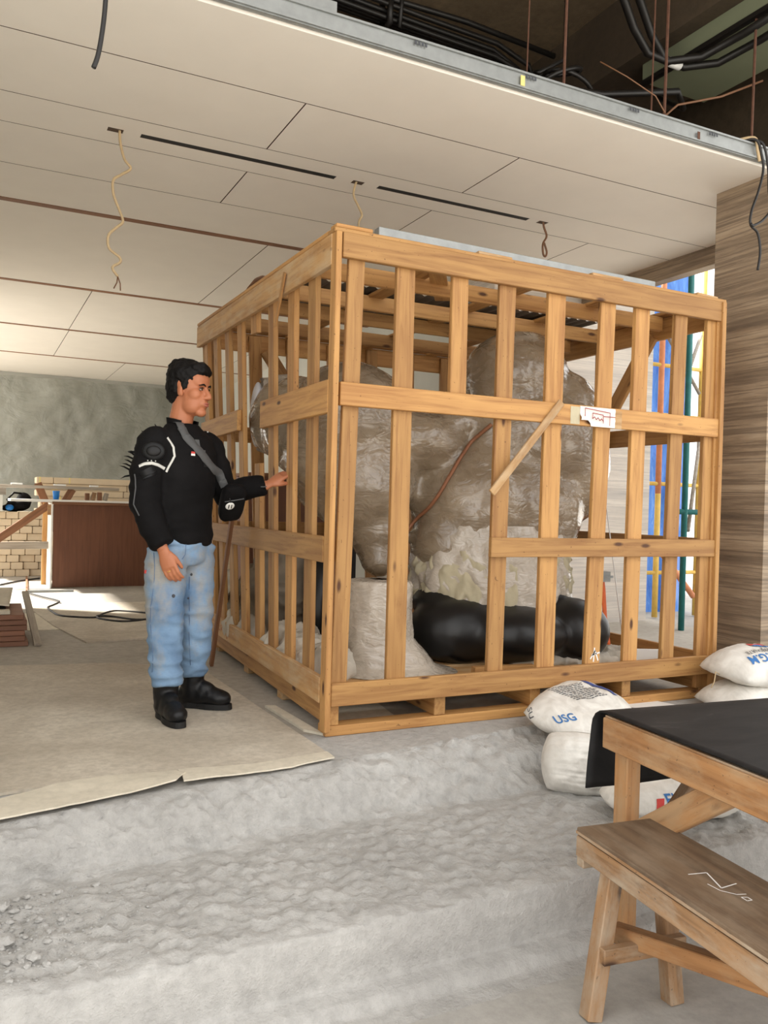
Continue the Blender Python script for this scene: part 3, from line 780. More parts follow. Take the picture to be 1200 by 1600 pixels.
# white round end of the left arm with loose film around it
d0 = DISC
dm = MB(); dm.ell(d0, (.045, .11, .205), Matrix.Rotation(-.25, 3, 'Z'), 28, 16)
o = dm.build('round_white_end', 'white_cloth', statue, True); o['label'] = 'white rounded disc end of the wrapped arm'
def film(u, v):
    a = 2 * math.pi * u; rr = 1.08 + .22 * v + .05 * noise.noise(V((math.cos(a) * 4, math.sin(a) * 4, v * 3)))
    return d0 + V((.02 + .20 * v, .12 * rr * math.cos(a), .215 * rr * math.sin(a))) + V((.03 * noise.noise(V((math.cos(a) * 9, math.sin(a) * 9, 3))), 0, 0))
MB().grid(film, 60, 6).build('loose_film', 'wrap_pale', statue, True)
# brown tie band across the body
bp = []
for i in range(len(BAND) - 1):
    for k in range(6):
        x = BAND[i][0] + (BAND[i + 1][0] - BAND[i][0]) * k / 6; z = BAND[i][1] + (BAND[i + 1][1] - BAND[i][1]) * k / 6
        h = SB.ray_cast(V((x - .15, -.3, z)), V((.22, 1, -.02)).normalized())
        if h[0] is not None: bp.append(h[0] + V((-.1, -.012, 0)) * .1 + V((0, -.012, 0)))
for _ in range(2): bp = [bp[0]] + [(bp[i - 1] + bp[i] * 2 + bp[i + 1]) / 4 for i in range(1, len(bp) - 1)] + [bp[-1]]
m = MB(); m.tube(bp, .011, 8); m.build('tie_band', 'band', statue, True)
# torn foam paper skirt round the base of the right half
def skirt(r, z0, z1, amp, a0, a1, c, seed, flare=.0):
    def f(u, v):
        a = a0 + (a1 - a0) * u
        rag = amp * (noise.noise(V((u * 7, 0, seed))) + .6 * noise.noise(V((u * 19, 3, seed)))) 
        z = z1 + (z0 + rag - z1) * v
        rr = r * (1 + flare * math.sin(v * 2.2)) + .035 * noise.noise(V((u * 9, v * 4, seed + 7))) + .018 * noise.noise(V((u * 28, v * 9, seed + 2)))
        return V(c) + RH * (rr * 1.25 * math.cos(a)) + FH * (rr * .85 * math.sin(a)) + V((0, 0, z))
    return f
SK = SKIRT_C
MB().grid(skirt(.335, .46, .95, .10, -math.pi * 1.03, .06, SK, 3.0, .16), 110, 14).build('torn_foam_skirt', 'wrap_pale', statue, True)
MB().grid(skirt(.35, .50, .80, .11, -math.pi * 1.0, -math.pi * .42, SK, 8.0, .12), 80, 10).build('torn_foam_skirt', 'foam_paper', statue, True)
MB().grid(skirt(.36, .56, .80, .12, -math.pi * .3, .1, SK, 12.0, .08), 50, 10).build('torn_foam_skirt', 'foam_paper', statue, True)
MB().grid(skirt(.32, .44, .75, .025, -math.pi * .72, -.3, SK, 5.0, .05), 50, 8).build('white_tissue', 'white_cloth', statue, True)
# small film wrapped neck to the pedestal
# pedestal
ped = MB(); pc = V((.545, .60, 0))
prof = [(.30, .165), (.25, .172), (.205, .20), (.19, .30), (.182, .42), (.178, .55), (.178, .62), (.165, .645), (.05, .65)]
def pf(u, v):
    k = v * (len(prof) - 1); i = min(int(k), len(prof) - 2); t = k - i
    r = prof[i][0] + (prof[i + 1][0] - prof[i][0]) * t; z = prof[i][1] + (prof[i + 1][1] - prof[i][1]) * t
    a = 2 * math.pi * u
    fl = max(0, .34 - z) * .75 * max(0, math.cos(a + .5)) ** 2
    r = r + fl + .010 * noise.noise(V((math.cos(a) * 3, math.sin(a) * 3, z * 5))) + .005 * noise.noise(V((math.cos(a) * 10, math.sin(a) * 10, z * 18)))
    return pc + V((r * math.cos(a), r * math.sin(a), z))
tag(MB().grid(pf, 72, 50).build('wrapped_pedestal', 'wrap_pale', smooth=True), 'pale film wrapped round pedestal flaring at the base inside the crate', 'pedestal')
# black statue lying under the wrapped one
bs = thing('black_statue', 'glossy black reclining statue under the torn foam skirt', 'statue', (1.7, .9, .165))
mb = MB()
for (c, r) in BLACK_BLOBS: mb.ell(c, r, RZ, 24, 16)
mesh_obj('black_body', remesh(mb, .018, 8, lambda p: .008 * fbm(p, 4, 3)), 'black_gloss', bs)
o = MB(); o.tube([BLACKCOL, BLACKCOL + V((0, 0, .25)), BLACKCOL + V((.01, 0, .55))], [(.07, .10), (.075, .11), (.06, .09)], 16)
tag(o.build('black_column', 'black_gloss', smooth=True), 'black upright column behind the pedestal inside the crate', 'column')
# cloths
def lump(name, blobs, vox, mat, label, cat, amp=.03, sc=7):
    mb = MB()
    for (c, r) in blobs: mb.ell(c, r, RZ, 16, 10)
    def dd(p):
        return amp * (1 - 2 * abs(noise.noise(V((p.x * sc, p.y * sc, p.z * sc * .7)) + V((3, 1, 7))))) + amp * .45 * (1 - 2 * abs(noise.noise(p * sc * 2.3)))
    return tag(mesh_obj(name, remesh(mb, vox, 2, dd), mat), label, cat)
lump('cloth_bundle', [((.40, 1.80, .42), (.2, .28, .26)), ((.38, 1.56, .5), (.2, .2, .28)), ((.36, 2.02, .35), (.2, .18, .2))], .016, 'grey_cloth', 'crumpled grey brown cloth bundle behind the left crate slats', 'cloth', .06, 5)
lump('rag_heap', [((.22, 1.05, .235), (.13, .2, .08)), ((.18, .75, .225), (.1, .18, .07)), ((.2, .5, .215), (.1, .14, .06))], .009, 'rag', 'crumpled dirty white rags on the crate floor by the left slats', 'cloth', .05, 9)
lump('rag_heap', [((.26, 1.95, .24), (.14, .3, .09)), ((.2, 1.62, .22), (.1, .14, .07))], .009, 'rag', 'crumpled pale cloth at the far left crate corner', 'cloth', .045, 9)
lump('packing_paper', [((1.72, .42, .185), (.26, .1, .03)), ((2.05, .42, .185), (.14, .1, .035)), ((1.45, .45, .182), (.12, .06, .025))], .011, 'rag', 'shredded grey packing paper in front of the black statue', 'paper', .022, 14)
# orange ratchet strap at the right side
st = thing('ratchet_strap', 'orange ratchet strap hanging at the right inside the crate', 'strap', (2.22, .73, .2))
MB().tube([(2.20, .80, 1.55), (2.21, .79, 1.2), (2.205, .76, .75), (2.215, .73, .55), (2.22, .71, .35), (2.21, .66, .22), (2.16, .60, .175)], [(.004, .026)] * 7, 8, ref=(.3, -1, 0)).build('webbing', 'orange_strap', st, True)
MB().box((2.165, .70, .60), (2.245, .75, .665)).box((2.15, .69, .625), (2.26, .76, .64)).build('ratchet', 'galv', st)
tag(MB().tube([(2.22, .78, 1.3), (2.26, .7, .75), (2.30, .62, .19)], .004, 6).build('white_rope', 'white', smooth=True), 'thin white rope hanging beside the orange strap', 'rope')
tag(board('white_board', (2.05, .30, .20), (2.24, .22, .20), .09, .02, (0, 0, 1), 'white', None, .002), 'small white board scrap standing inside the crate front right corner', 'board')
# stick leaning at the left side of the crate
o = board('leaning_stick', (-.075, 1.29, 1.02), (-.06, 1.745, .01), .035, .022, (0, 1, 0), 'brown_wood', None, .003)
tag(o, 'thin brown wooden stick leaning on the left crate rail', 'stick')

# ================================================================== FLOOR SHEETS
def poly_sheet(name, pts, z, th, mat, label, cat='board', wav=.0, ragged=0.0, seed=1):
    """thin sheet from an outline"""
    P = []
    for i in range(len(pts)):
        a = V((*pts[i][:2], 0)); b = V((*pts[(i + 1) % len(pts)][:2], 0)); n = max(1, int((b - a).length / .04)) if (ragged and len(pts[i]) > 2) else 1
        for k in range(n):
            p = a.lerp(b, k / n)
            if ragged and len(pts[i]) > 2:
                d = (b - a).normalized(); p += V((-d.y, d.x, 0)) * ragged * (noise.noise(p * 9 + V((seed, 0, 0))) + .5 * noise.noise(p * 31))
            P.append(p)
    bm = bmesh.new()
    f = bm.faces.new([bm.verts.new((p.x, p.y, 0)) for p in P])
    if f.normal.z < 0: f.normal_flip()
    bmesh.ops.triangulate(bm, faces=bm.faces)
    if wav:
        for _ in range(4): bmesh.ops.subdivide_edges(bm, edges=[e for e in bm.edges if e.calc_length() > .12], cuts=1, use_grid_fill=False)
        bmesh.ops.triangulate(bm, faces=bm.faces)
    r = bmesh.ops.extrude_face_region(bm, geom=bm.faces[:])
    for v in r['geom']:
        if isinstance(v, bmesh.types.BMVert): v.co.z += th
    for v in bm.verts:
        v.co.z += z + (wav * max(0, noise.noise(V((v.co.x * 2.2, v.co.y * 4, seed)))) if wav else 0)
    bmesh.ops.recalc_face_normals(bm, faces=bm.faces)
    me = bpy.data.meshes.new(name); bm.to_mesh(me); bm.free()
    return tag(mesh_obj(name, me, mat, None, False), label, cat)
poly_sheet('floor_board', [(-.10, .0), (-.145, 1.72), (-.6, 2.0), (-2.2, 2.3), (-2.2, -.30, 1), (-1.34, -.285, 1), (-1.0, -.25, 1), (-.75, -.265, 1), (-.42, -.30, 1), (-.095, -.245)], .0005, .010, 'mat_board', 'large dusty floor board under the man', 'board', .004, .012, 2)
poly_sheet('torn_floor_board', [(-.098, -.252), (-.42, -.300, 1), (-.72, -.275, 1), (-.70, -.34, 1), (-.735, -.425, 1), (-.45, -.395, 1), (-.30, -.392, 1), (-.27, -.375, 1), (-.10, -.335)], .012, .006, 'mat_torn', 'pale torn board piece at the near crate corner overhanging the step', 'board', .014, .014, 5)
poly_sheet('torn_floor_board', [(-.735, -.282, 1), (-1.0, -.275, 1), (-1.16, -.31, 1), (-1.34, -.365, 1), (-2.1, -.42, 1), (-2.1, -.72, 1), (-1.34, -.565, 1), (-.76, -.43, 1), (-.715, -.345, 1)], .016, .006, 'mat_torn', 'long pale torn board strip at the left overhanging the broken step', 'board', .02, .014, 9)
poly_sheet('floor_board', [(-.676, 2.85), (.25, 3.0), (.25, 5.2), (-.95, 5.2), (-.82, 3.73)], .0005, .012, 'mat_board', 'dusty board on the floor beneath the loose cable', 'board')
poly_sheet('cardboard_piece', [(-1.02, 3.55), (-.73, 3.58, 1), (-.70, 3.75, 1), (-.80, 4.6), (-1.05, 4.6)], .0005, .006, 'mat_torn', 'torn cardboard piece on the floor beside the stacked red brown boards', 'cardboard', .0, .03, 8)
poly_sheet('plywood_strip', [(-.08, .62), (-.03, .60), (.0, .02), (-.06, .12)], .001, .012, 'mat_torn', 'splintered plywood strip beside the near crate corner', 'board', .0, .0)
# ================================================================== RUBBLE
def stone(c, r, seed):
    bm = bmesh.new(); bmesh.ops.create_icosphere(bm, subdivisions=2, radius=1)
    for v in bm.verts:
        n = 1 + .45 * noise.noise(v.co * 1.4 + V((seed, 0, 0)))
        v.co = V((v.co.x * r * n, v.co.y * r * n * .8, v.co.z * r * n * .55))
    me = bpy.data.meshes.new('concrete_chip'); bm.to_mesh(me); bm.free()
    me.transform(Matrix.Rotation(seed, 4, 'Z'))
    return link('concrete_chip', me, 'rough_concrete', None, Matrix.Translation(V(c) + V((0, 0, r * .3))))
for i in range(46):
    x = -1.36 + abs(random.gauss(0, .10)); y = -.92 + random.gauss(0, .13); r = random.uniform(.007, .017)
    y = max(-1.2, min(-.74, y))
    tag(stone((x, y, step_z(x, y)), r, i * 1.7), 'small loose concrete chip in the rubble at the left of the step', 'rubble', 'concrete chips on the broken step')
for i, (x, y, r) in enumerate(((-1.35, -1.0, .035), (-1.28, -1.12, .022), (-1.345, -.80, .026))):
    tag(stone((x, y, step_z(x, y)), r, 9.1 + i * 2.3), ['largest grey concrete lump at the left edge of the step', 'flat grey concrete flake below the largest lump', 'brownish concrete lump under the step riser at the left'][i], 'rubble', 'concrete chips on the broken step')
m = MB()
for i in range(900):
    x = -1.45 + abs(random.gauss(0, .22)); y = -.95 + random.gauss(0, .17)
    if not -1.24 < y < -.73: continue
    z = step_z(x, y); r = random.uniform(.002, .006)
    m.ell((x, y, z + r * .3), (r, r * .8, r * .6), None, 5, 3)
o = m.build('grit', 'rough_concrete', keep=True); o['kind'] = 'stuff'; tag(o, 'fine grit and dust scattered at the left of the step', 'grit')

# ================================================================== PERSON
PB = V((-.53, .61, 0)); S = V((.895, .446, 0)); F = V((.446, -.895, 0)); Z = V((0, 0, 1))
person = thing('person', 'man in black jacket and faded jeans touching a crate slat', 'person', PB)
def hand(mb, wrist, d, n, thumb, curl, sc=1.0, spread=.0, curls=None):
    d = V(d).normalized(); n = V(n); n = (n - d * n.dot(d)).normalized(); s = V(thumb); s = (s - d * s.dot(d) - n * s.dot(n)).normalized()
    w = V(wrist)
    mb.tube([w - d * .03, w + d * .02, w + d * .055, w + d * .09], [(.026, .019), (.03, .017), (.04, .0165), (.041, .014)], 14, ref=s)
    k = w + d * .088
    for i, (off, L) in enumerate(((.030, .072), (.010, .080), (-.010, .075), (-.029, .060))):
        p = k + s * off; c = (curls[i] if curls else curl); a = c * .35; pts = [p - d * .02, p]
        for seg, f in enumerate((.45, .32, .26)):
            q = pts[-1] + (d * math.cos(a) + n * math.sin(a) + s * spread * off) * (L * f); pts.append(q); a += c
        mb.tube(pts, [.0095, .0098, .0092, .0085, .007], 10)
        mb.ell(pts[-1], (.007, .007, .007), None, 8, 6)
    p = w + d * .025 + s * .022
    t1 = (s * .42 + d * .85 + n * .40).normalized(); t2 = (s * .05 + d * .9 + n * .42).normalized()
    pts = [p, p + t1 * .035, p + t1 * .035 + t2 * .03, p + t1 * .035 + t2 * .055]
    mb.tube(pts, [.014, .0118, .0105, .0085], 10); mb.ell(pts[-1], (.0085, .0085, .0085), None, 8, 6)
    return k
HC = V((-.512, .592, 1.580)); HR = Matrix.Rotation(math.radians(-45), 3, 'Z') @ Matrix.Rotation(math.radians(2), 3, 'Y')
def hp(p): return HC + HR @ V(p)
def hell(mb, c, r, rot=None): mb.ell(hp(c), r, HR @ rot if rot else HR, 22, 14)
bm_ = MB()
hell(bm_, (-.012, 0, .032), (.099, .077, .09)); hell(bm_, (.026, 0, -.045), (.068, .060, .082)); hell(bm_, (.068, 0, -.108), (.026, .030, .022))
hell(bm_, (.03, .028, -.075), (.05, .034, .045)); hell(bm_, (.03, -.028, -.075), (.05, .034, .045))
hell(bm_, (.048, .036, -.025), (.036, .028, .034)); hell(bm_, (.048, -.036, -.025), (.036, .028, .034))
hell(bm_, (.05, 0, .045), (.046, .062, .05)); hell(bm_, (.082, 0, .02), (.013, .048, .012))
bm_.tube([hp((.086, 0, .012)), hp((.098, 0, -.012)), hp((.110, 0, -.032))], [.009, .011, .014], 10)
hell(bm_, (.108, 0, -.036), (.015, .014, .012)); hell(bm_, (.098, .014, -.040), (.011, .009, .009)); hell(bm_, (.098, -.014, -.040), (.011, .009, .009))
hell(bm_, (.086, 0, -.068), (.016, .028, .018))
for sgn in (1, -1):
    er = Matrix.Rotation(sgn * .35, 3, 'Z')
    hell(bm_, (-.006, sgn * .076, -.012), (.017, .008, .029), er); hell(bm_, (.002, sgn * .073, -.028), (.010, .008, .012))
bm_.tube([hp((-.02, 0, -.03)), hp((-.028, 0, -.09)), hp((-.04, 0, -.16)), hp((-.045, 0, -.22))], [.056, .056, .058, .07], 18)
# trunk, arms and legs below the clothes keep the figure one body
bm_.tube([PB + Z * 1.38, PB + Z * 1.30, PB + Z * 1.1, PB + Z * .95, PB + Z * .84], [(.06, .05), (.13, .08), (.13, .09), (.12, .085), (.12, .08)], 18, ref=S)
shR, elR, wrR = V((-.685, .545, 1.30)), V((-.722, .51, 1.02)), V((-.652, .432, .815))
shL, elL, wrL = V((-.395, .69, 1.31)), V((-.285, .725, 1.085)), V((-.085, .66, 1.135))
bm_.tube([PB + Z * 1.31, shR, elR, wrR], [.05, .045, .038, .026], 12)
bm_.tube([PB + Z * 1.31, shL, elL, wrL], [.05, .045, .038, .026], 12)
LEG_R = [(-.612, .552, .84), (-.615, .545, .62), (-.612, .53, .43), (-.606, .53, .28), (-.60, .515, .12)]
LEG_L = [(-.458, .642, .84), (-.452, .642, .6), (-.440, .648, .42), (-.438, .68, .27), (-.438, .705, .12)]
for L in (LEG_R, LEG_L): bm_.tube(L, [.07, .065, .05, .045, .035], 12)
kR = hand(bm_, wrR, (.32, -.22, -.92), (.62, .72, .0), F, .42, 1)
kL = hand(bm_, wrL, (.80, -.10, .55), (.35, .35, -.75), (-.1, -1, .15), .55, 1, 0, [.32, .45, .6, .7])
body_p = mesh_obj('body', remesh(bm_, .0045, 3), 'skin', person)
for sgn in (1, -1):
    MB().ell(hp((.0815, sgn * .031, -.002)), (.0075, .0135, .0045), HR, 14, 8).build('eye', 'eye_white', body_p, True)
    MB().ell(hp((.0875, sgn * .031, -.0015)), (.0032, .0064, .0046), HR, 12, 8).build('iris', 'iris', body_p, True)
    MB().tube([hp((.088, sgn * .015, .004)), hp((.0905, sgn * .03, .0065)), hp((.083, sgn * .047, .003))], [.0012, .003, .0012], 6).build('eyelid', 'iris', body_p, True)
    MB().tube([hp((.0945, sgn * .012, .017)), hp((.0965, sgn * .03, .0225)), hp((.083, sgn * .052, .016))], [(.004, .0025), (.0045, .003), (.002, .0015)], 8).build('eyebrow', 'hair', body_p, True)
MB().tube([hp((.092, .024, -.069)), hp((.102, .009, -.0655)), hp((.1025, 0, -.0665)), hp((.102, -.009, -.0655)), hp((.092, -.024, -.069))], [.001, .0042, .0038, .0042, .001], 8).build('upper_lip', 'lip', body_p, True)
MB().tube([hp((.092, .021, -.0725)), hp((.1005, .008, -.076)), hp((.1005, -.008, -.076)), hp((.092, -.021, -.0725))], [.001, .005, .005, .001], 8).build('lower_lip', 'lip', body_p, True)
# ring on the hanging hand
rp = kR + V((.32, -.22, -.92)).normalized() * .018
m = MB(); d = V((.32, -.22, -.92)).normalized(); s1 = d.orthogonal().normalized(); s2 = d.cross(s1)
ctr = rp + F * -.010 * 1.0
m.tube([ctr + s1 * .0112 * math.cos(a) + s2 * .0112 * math.sin(a) for a in [2 * math.pi * k / 16 for k in range(17)]], .0018, 6); m.build('ring', 'gold', body_p, True)
# hair
hb = MB()
hell(hb, (-.016, 0, .066), (.106, .086, .078)); hell(hb, (-.046, 0, .018), (.072, .082, .088)); hell(hb, (.045, 0, .10), (.052, .066, .036)); hell(hb, (-.03, 0, .10), (.085, .074, .052))
hell(hb, (-.065, 0, -.03), (.045, .066, .05)); hell(hb, (.075, 0, .085), (.028, .052, .022))
for sgn in (1, -1): hell(hb, (.014, sgn * .073, .022), (.022, .008, .032))
def hdisp(p): return .006 * noise.noise(V((p.x * 40, p.y * 40, p.z * 16))) + .004 * noise.noise(p * 90)
mesh_obj('hair', remesh(hb, .0055, 3, hdisp), 'hair', person)
# jacket
jb = MB()
def ring(z, a, b, dx=0, dy=0): return (PB + S * dx + F * dy + Z * z, (a, b))
tor = [ring(.825, .150, .115, .01), ring(.87, .158, .12, .01), ring(.97, .160, .12), ring(1.10, .168, .126), ring(1.2, .178, .128), ring(1.28, .178, .12), ring(1.335, .165, .104), ring(1.375, .12, .085, .0, -.01), ring(1.41, .082, .072, .0, -.012)]
jb.tube([q[0] for q in tor], [q[1] for q in tor], 32, ref=S)
jb.ell(shR + V((.01, .0, .005)), (.083, .083, .08)); jb.ell(shL + V((-.01, 0, .005)), (.08, .08, .078))
jb.tube([shR + V((.04, .02, .02)), shR, V((-.712, .53, 1.17)), elR, V((-.69, .472, .92)), wrR + V((0, 0, .022))], [.075, .083, .078, .07, .062, .054], 22)
jb.ell(elR, (.07, .07, .07)); 
jb.tube([shL + V((-.04, -.02, .02)), shL, V((-.34, .71, 1.2)), elL, V((-.19, .69, 1.115)), wrL + V((-.012, 0, 0))], [.075, .08, .072, .066, .056, .05], 22)
jb.ell(elL, (.066, .066, .066))
def jdisp(p):
    w = .007 * fbm(V((p.x * 1.3, p.y * 1.3, p.z * 2.4)), 5, 3)
    arm = 1.0 if (p.x < -.66 or p.x > -.33) else .45
    w += arm * .006 * (1 - 2 * abs(noise.noise(V((p.x * 6, p.y * 6, p.z * 17)))))
    return w
jacket = mesh_obj('jacket', remesh(jb, .0095, 4, jdisp), 'jacket', person)
JB = bvh_of(jacket)
# standing collar with an open front
def collar(u, v):
    a = math.radians(40 + 280 * u)
    r = 1.0 + .08 * v
    return PB + F * (-.012 + (.068 * r) * math.cos(a) * 1.0) + S * (.074 * r * math.sin(a)) + Z * (1.385 + .062 * v * (1 - .35 * abs(2 * u - 1) ** 2))
o = MB().grid(collar, 40, 5).build('collar', 'jacket', jacket, True); sl = o.modifiers.new('t', 'SOLIDIFY'); sl.thickness = .007
LD = V((.445, .896, 0))           # straight into the scene
def onj(p, off=.003): return snap(JB, V(p) - LD * .35, LD, off)
def ribbon(name, pts, w, mat, par, off=.004, n=20, ref=None):
    P = [V(p) for p in pts]; fine = []
    for i in range(len(P) - 1):
        for k in range(n // (len(P) - 1) + 1): fine.append(P[i].lerp(P[i + 1], k / (n // (len(P) - 1) + 1)))
    fine.append(P[-1])
    S_ = [onj(p, off) for p in fine]; vs = []; 
    for i, (q, nn) in enumerate(S_):
        t = (S_[min(i + 1, len(S_) - 1)][0] - S_[max(i - 1, 0)][0]).normalized(); sd = nn.cross(t).normalized() * w / 2
        vs += [q - sd, q + sd, q + sd - nn * .003, q - sd - nn * .003]
    fs = []
    for i in range(len(S_) - 1):
        o_ = i * 4
        for k in range(4): fs.append((o_ + k, o_ + (k + 1) % 4, o_ + 4 + (k + 1) % 4, o_ + 4 + k))
    return MB().add(vs, fs).build(name, mat, par, True)
ribbon('shoulder_piping', [(-.635, .48, 1.335), (-.625, .44, 1.29), (-.628, .42, 1.25), (-.655, .42, 1.20), (-.665, .425, 1.175)], .010, 'reflective', jacket, .003)
ribbon('arm_band', [(-.772, .45, 1.195), (-.755, .43, 1.207), (-.725, .42, 1.212), (-.70, .42, 1.205), (-.675, .42, 1.19)], .014, 'reflective', jacket, .003)
ribbon('sleeve_piping', [(-.785, .47, 1.16), (-.778, .46, 1.10), (-.785, .46, 1.02), (-.76, .45, .97)], .006, 'strap_grey', jacket, .003)
q, nn = onj((-.724, .415, 1.268))
pm = MB(); rotp = nn.to_track_quat('Z', 'Y').to_matrix()
pm.ell(q, (.052, .045, .014), rotp, 22, 10); pad = pm.build('shoulder_armour', 'leather', jacket, True)
pm = MB(); pm.ell(q + nn * .010, (.034, .026, .01), rotp, 18, 8); pm.build('armour_boss', 'boot', pad, True)
for k in range(3):
    qq, n2 = onj((-.745 + .017 * k, .42, 1.222)); MB().ell(qq, (.003, .003, .003), None, 8, 6).build('stud', 'reflective', jacket, True)
ribbon('leather_panel', [(-.745, .43, 1.185), (-.725, .43, 1.15)], .07, 'leather', jacket, .003)
def patch(px, w, h, mat, lab=None):
    q, nn = onj(px, .0035); x_ = (S * .9 - F * .0); x_ = (x_ - nn * x_.dot(nn)).normalized(); y_ = nn.cross(x_)
    if y_.z < 0: y_ = -y_
    m = MB(); m.add([q - x_ * w - y_ * h, q + x_ * w - y_ * h, q + x_ * w + y_ * h, q - x_ * w + y_ * h], [(0, 1, 2, 3)])
    return m.build('badge', mat, jacket)
for px, w, h, mt in (((-.572, .34, 1.320), .012, .016, 'strap_grey'), ((-.584, .344, 1.272), .011, .005, 'red_print'), ((-.584, .344, 1.262), .011, .005, 'white'), ((-.548, .33, 1.272), .012, .016, 'strap_grey'), ((-.54, .325, 1.225), .016, .018, 'leather'), ((-.54, .322, 1.226), .006, .007, 'strap_grey')):
    patch(px, w, h, mt)
q, nn = onj((-.528, .40, 1.385)); MB().ell(q, (.004, .004, .004), None, 8, 6).build('snap_button', 'reflective', jacket, True)
# fringe hanging from the back of the shoulder
for i in range(14):
    zz = 1.38 - i * .017; base = V((-.66 - .0105 * i if i < 10 else -.765, .60 - .004 * i, zz))
    h = JB.find_nearest(base); p = h[0]; n = h[1]
    tip = p + n * random.uniform(.02, .035) + V((-.012, 0, random.uniform(-.012, .02)))
    MB().tube([p - n * .004, p.lerp(tip, .55) + V((0, 0, .004)), tip], [.005, .0035, .0006], 6).build('fringe_strand', 'jacket', jacket, True)
MB().tube([wrL + V((-.05, -.05, -.01)), wrL + V((-.02, -.049, -.008))], .003, 6).build('cuff_zip', 'strap_grey', jacket, True)
# jeans
nb = MB()
nb.tube([PB + Z * .89, PB + Z * .84, PB + Z * .79, PB + Z * .74], [(.142, .105), (.15, .11), (.155, .112), (.13, .10)], 28, ref=S)
nb.tube([(-.612, .552, .82), (-.615, .545, .64), (-.612, .532, .45), (-.608, .53, .30), (-.60, .515, .175)], [.092, .094, .078, .072, .069], 22)
nb.tube([(-.458, .642, .82), (-.452, .642, .62), (-.440, .648, .43), (-.438, .68, .29), (-.438, .705, .19)], [.092, .092, .077, .070, .067], 22)
def ndisp(p):
    k = 1.3 if p.z < .36 else (1.0 if .36 < p.z < .55 or p.z > .72 else .55)
    return k * (.011 * (1 - 2 * abs(noise.noise(V((p.x * 8 + p.z * 5, p.y * 8, p.z * 17))))) + .006 * noise.noise(V((p.x * 14, p.y * 14, p.z * 30))))
jeans = mesh_obj('jeans', remesh(nb, .0095, 4, ndisp), 'denim', person)
NB = bvh_of(jeans)
def seam(pts):
    P = []
    for p in pts:
        q, n = snap(NB, V(p) - LD * .3, LD, .001); P.append(q)
    MB().tube(P, .0016, 6).build('seam', 'seam_blue', jeans, True)
seam([(-.665 + .01 * math.sin(k), .52, .80 - k * .062) for k in range(10)])
seam([(-.475, .6, .68 - k * .055) for k in range(9)])
seam([(-.53, .5, .85), (-.528, .5, .82), (-.53, .5, .79), (-.54, .5, .77)])
for c, r in (((-.605, .43, .60), .008), ((-.565, .43, .575), .005), ((-.55, .43, .69), .006)):
    q, n = snap(NB, V(c) - LD * .3, LD, .001); MB().ell(q, (r, r, r * 1.1), None, 10, 6).build('stain', 'dark_ink', jeans, True)
m = MB().box((-.715, .52, .70), (-.70, .535, .715)); m.build('pocket_tab', 'red_print', jeans)
# boots
def boot(origin, head, lean=(0, 0)):
    R_ = Matrix.Rotation(math.radians(head), 3, 'Z'); O = V(origin)
    def w(p): return O + R_ @ V(p)
    b = MB()
    b.tube([w((0, 0, .05)), w((-.005, 0, .12)), w((lean[0], lean[1], .215))], [.05, .056, .062], 20)
    for c, r in (((.055, 0, .06), (.11, .046, .05)), ((.135, 0, .052), (.068, .049, .042)), ((.10, 0, .06), (.08, .047, .046)), ((-.025, 0, .06), (.055, .045, .055)), ((.05, 0, .09), (.07, .042, .045))): b.ell(w(c), r, R_, 20, 12)
    up = mesh_obj('boot', remesh(b, .008, 4, lambda p: .003 * (1 - 2 * abs(noise.noise(p * 22)))), 'boot', person)
    pts = []
    for k in range(36):
        a = 2 * math.pi * k / 36; x = .06 + .148 * math.cos(a); wd = .046 + .006 * math.cos(a) - .010 * math.exp(-((x - .03) / .04) ** 2)
        pts.append((x, wd * math.copysign(abs(math.sin(a)) ** .7, math.sin(a))))
    s_ = MB(); n = len(pts); vs = [w((x, y, .002)) for x, y in pts] + [w((x * .985, y * .98, .028)) for x, y in pts]
    s_.add(vs, [tuple(range(n)), tuple(reversed(range(n, 2 * n)))] + [(k, (k + 1) % n, n + (k + 1) % n, n + k) for k in range(n)])
    s_.build('sole', 'sole', up)
    e = MB(); e.tube([w((-.052, 0, .20)), w((-.066, 0, .225)), w((-.058, 0, .24))], .006, 8); e.build('pull_tab', 'boot', up, True)
boot((-.602, .525, .011), -82); boot((-.430, .712, .011), -36)

# sling bag (worn, a thing of its own)
bag = thing('sling_bag', 'black sling bag on grey strap across the man\'s chest', 'bag', (-.41, .41, .97))
ribbon('strap', [(-.592, .46, 1.385), (-.573, .44, 1.345), (-.523, .40, 1.272), (-.478, .37, 1.187), (-.45, .37, 1.12)], .042, 'strap_grey', bag, .006, 30)
q0 = onj((-.592, .46, 1.385), .006)[0]; sp_ = [q0 + V((.004, -.004, -.012)), q0]
for (dx, dy) in ((-.004, .03), (-.012, .06), (-.022, .10), (-.034, .14), (-.045, .18)):
    h = JB.ray_cast(V((q0.x + dx, q0.y + dy, 1.7)), V((0, 0, -1)))
    if h[0] is not None and h[0].z > 1.2: sp_.append(h[0] + h[1] * .006)
MB().tube(sp_, [(.003, .021)] * len(sp_), 8, ref=(.1, -.5, 1)).build('shoulder_strap', 'strap_grey', bag, True)
bb = MB(); cen, bn = onj((-.405, .40, 1.06), .03)
bx = (S - bn * S.dot(bn)).normalized(); by = bn.cross(bx); by = by if by.z > 0 else -by
tilt = Matrix.Rotation(.35, 3, bn); bx = tilt @ bx; by = tilt @ by
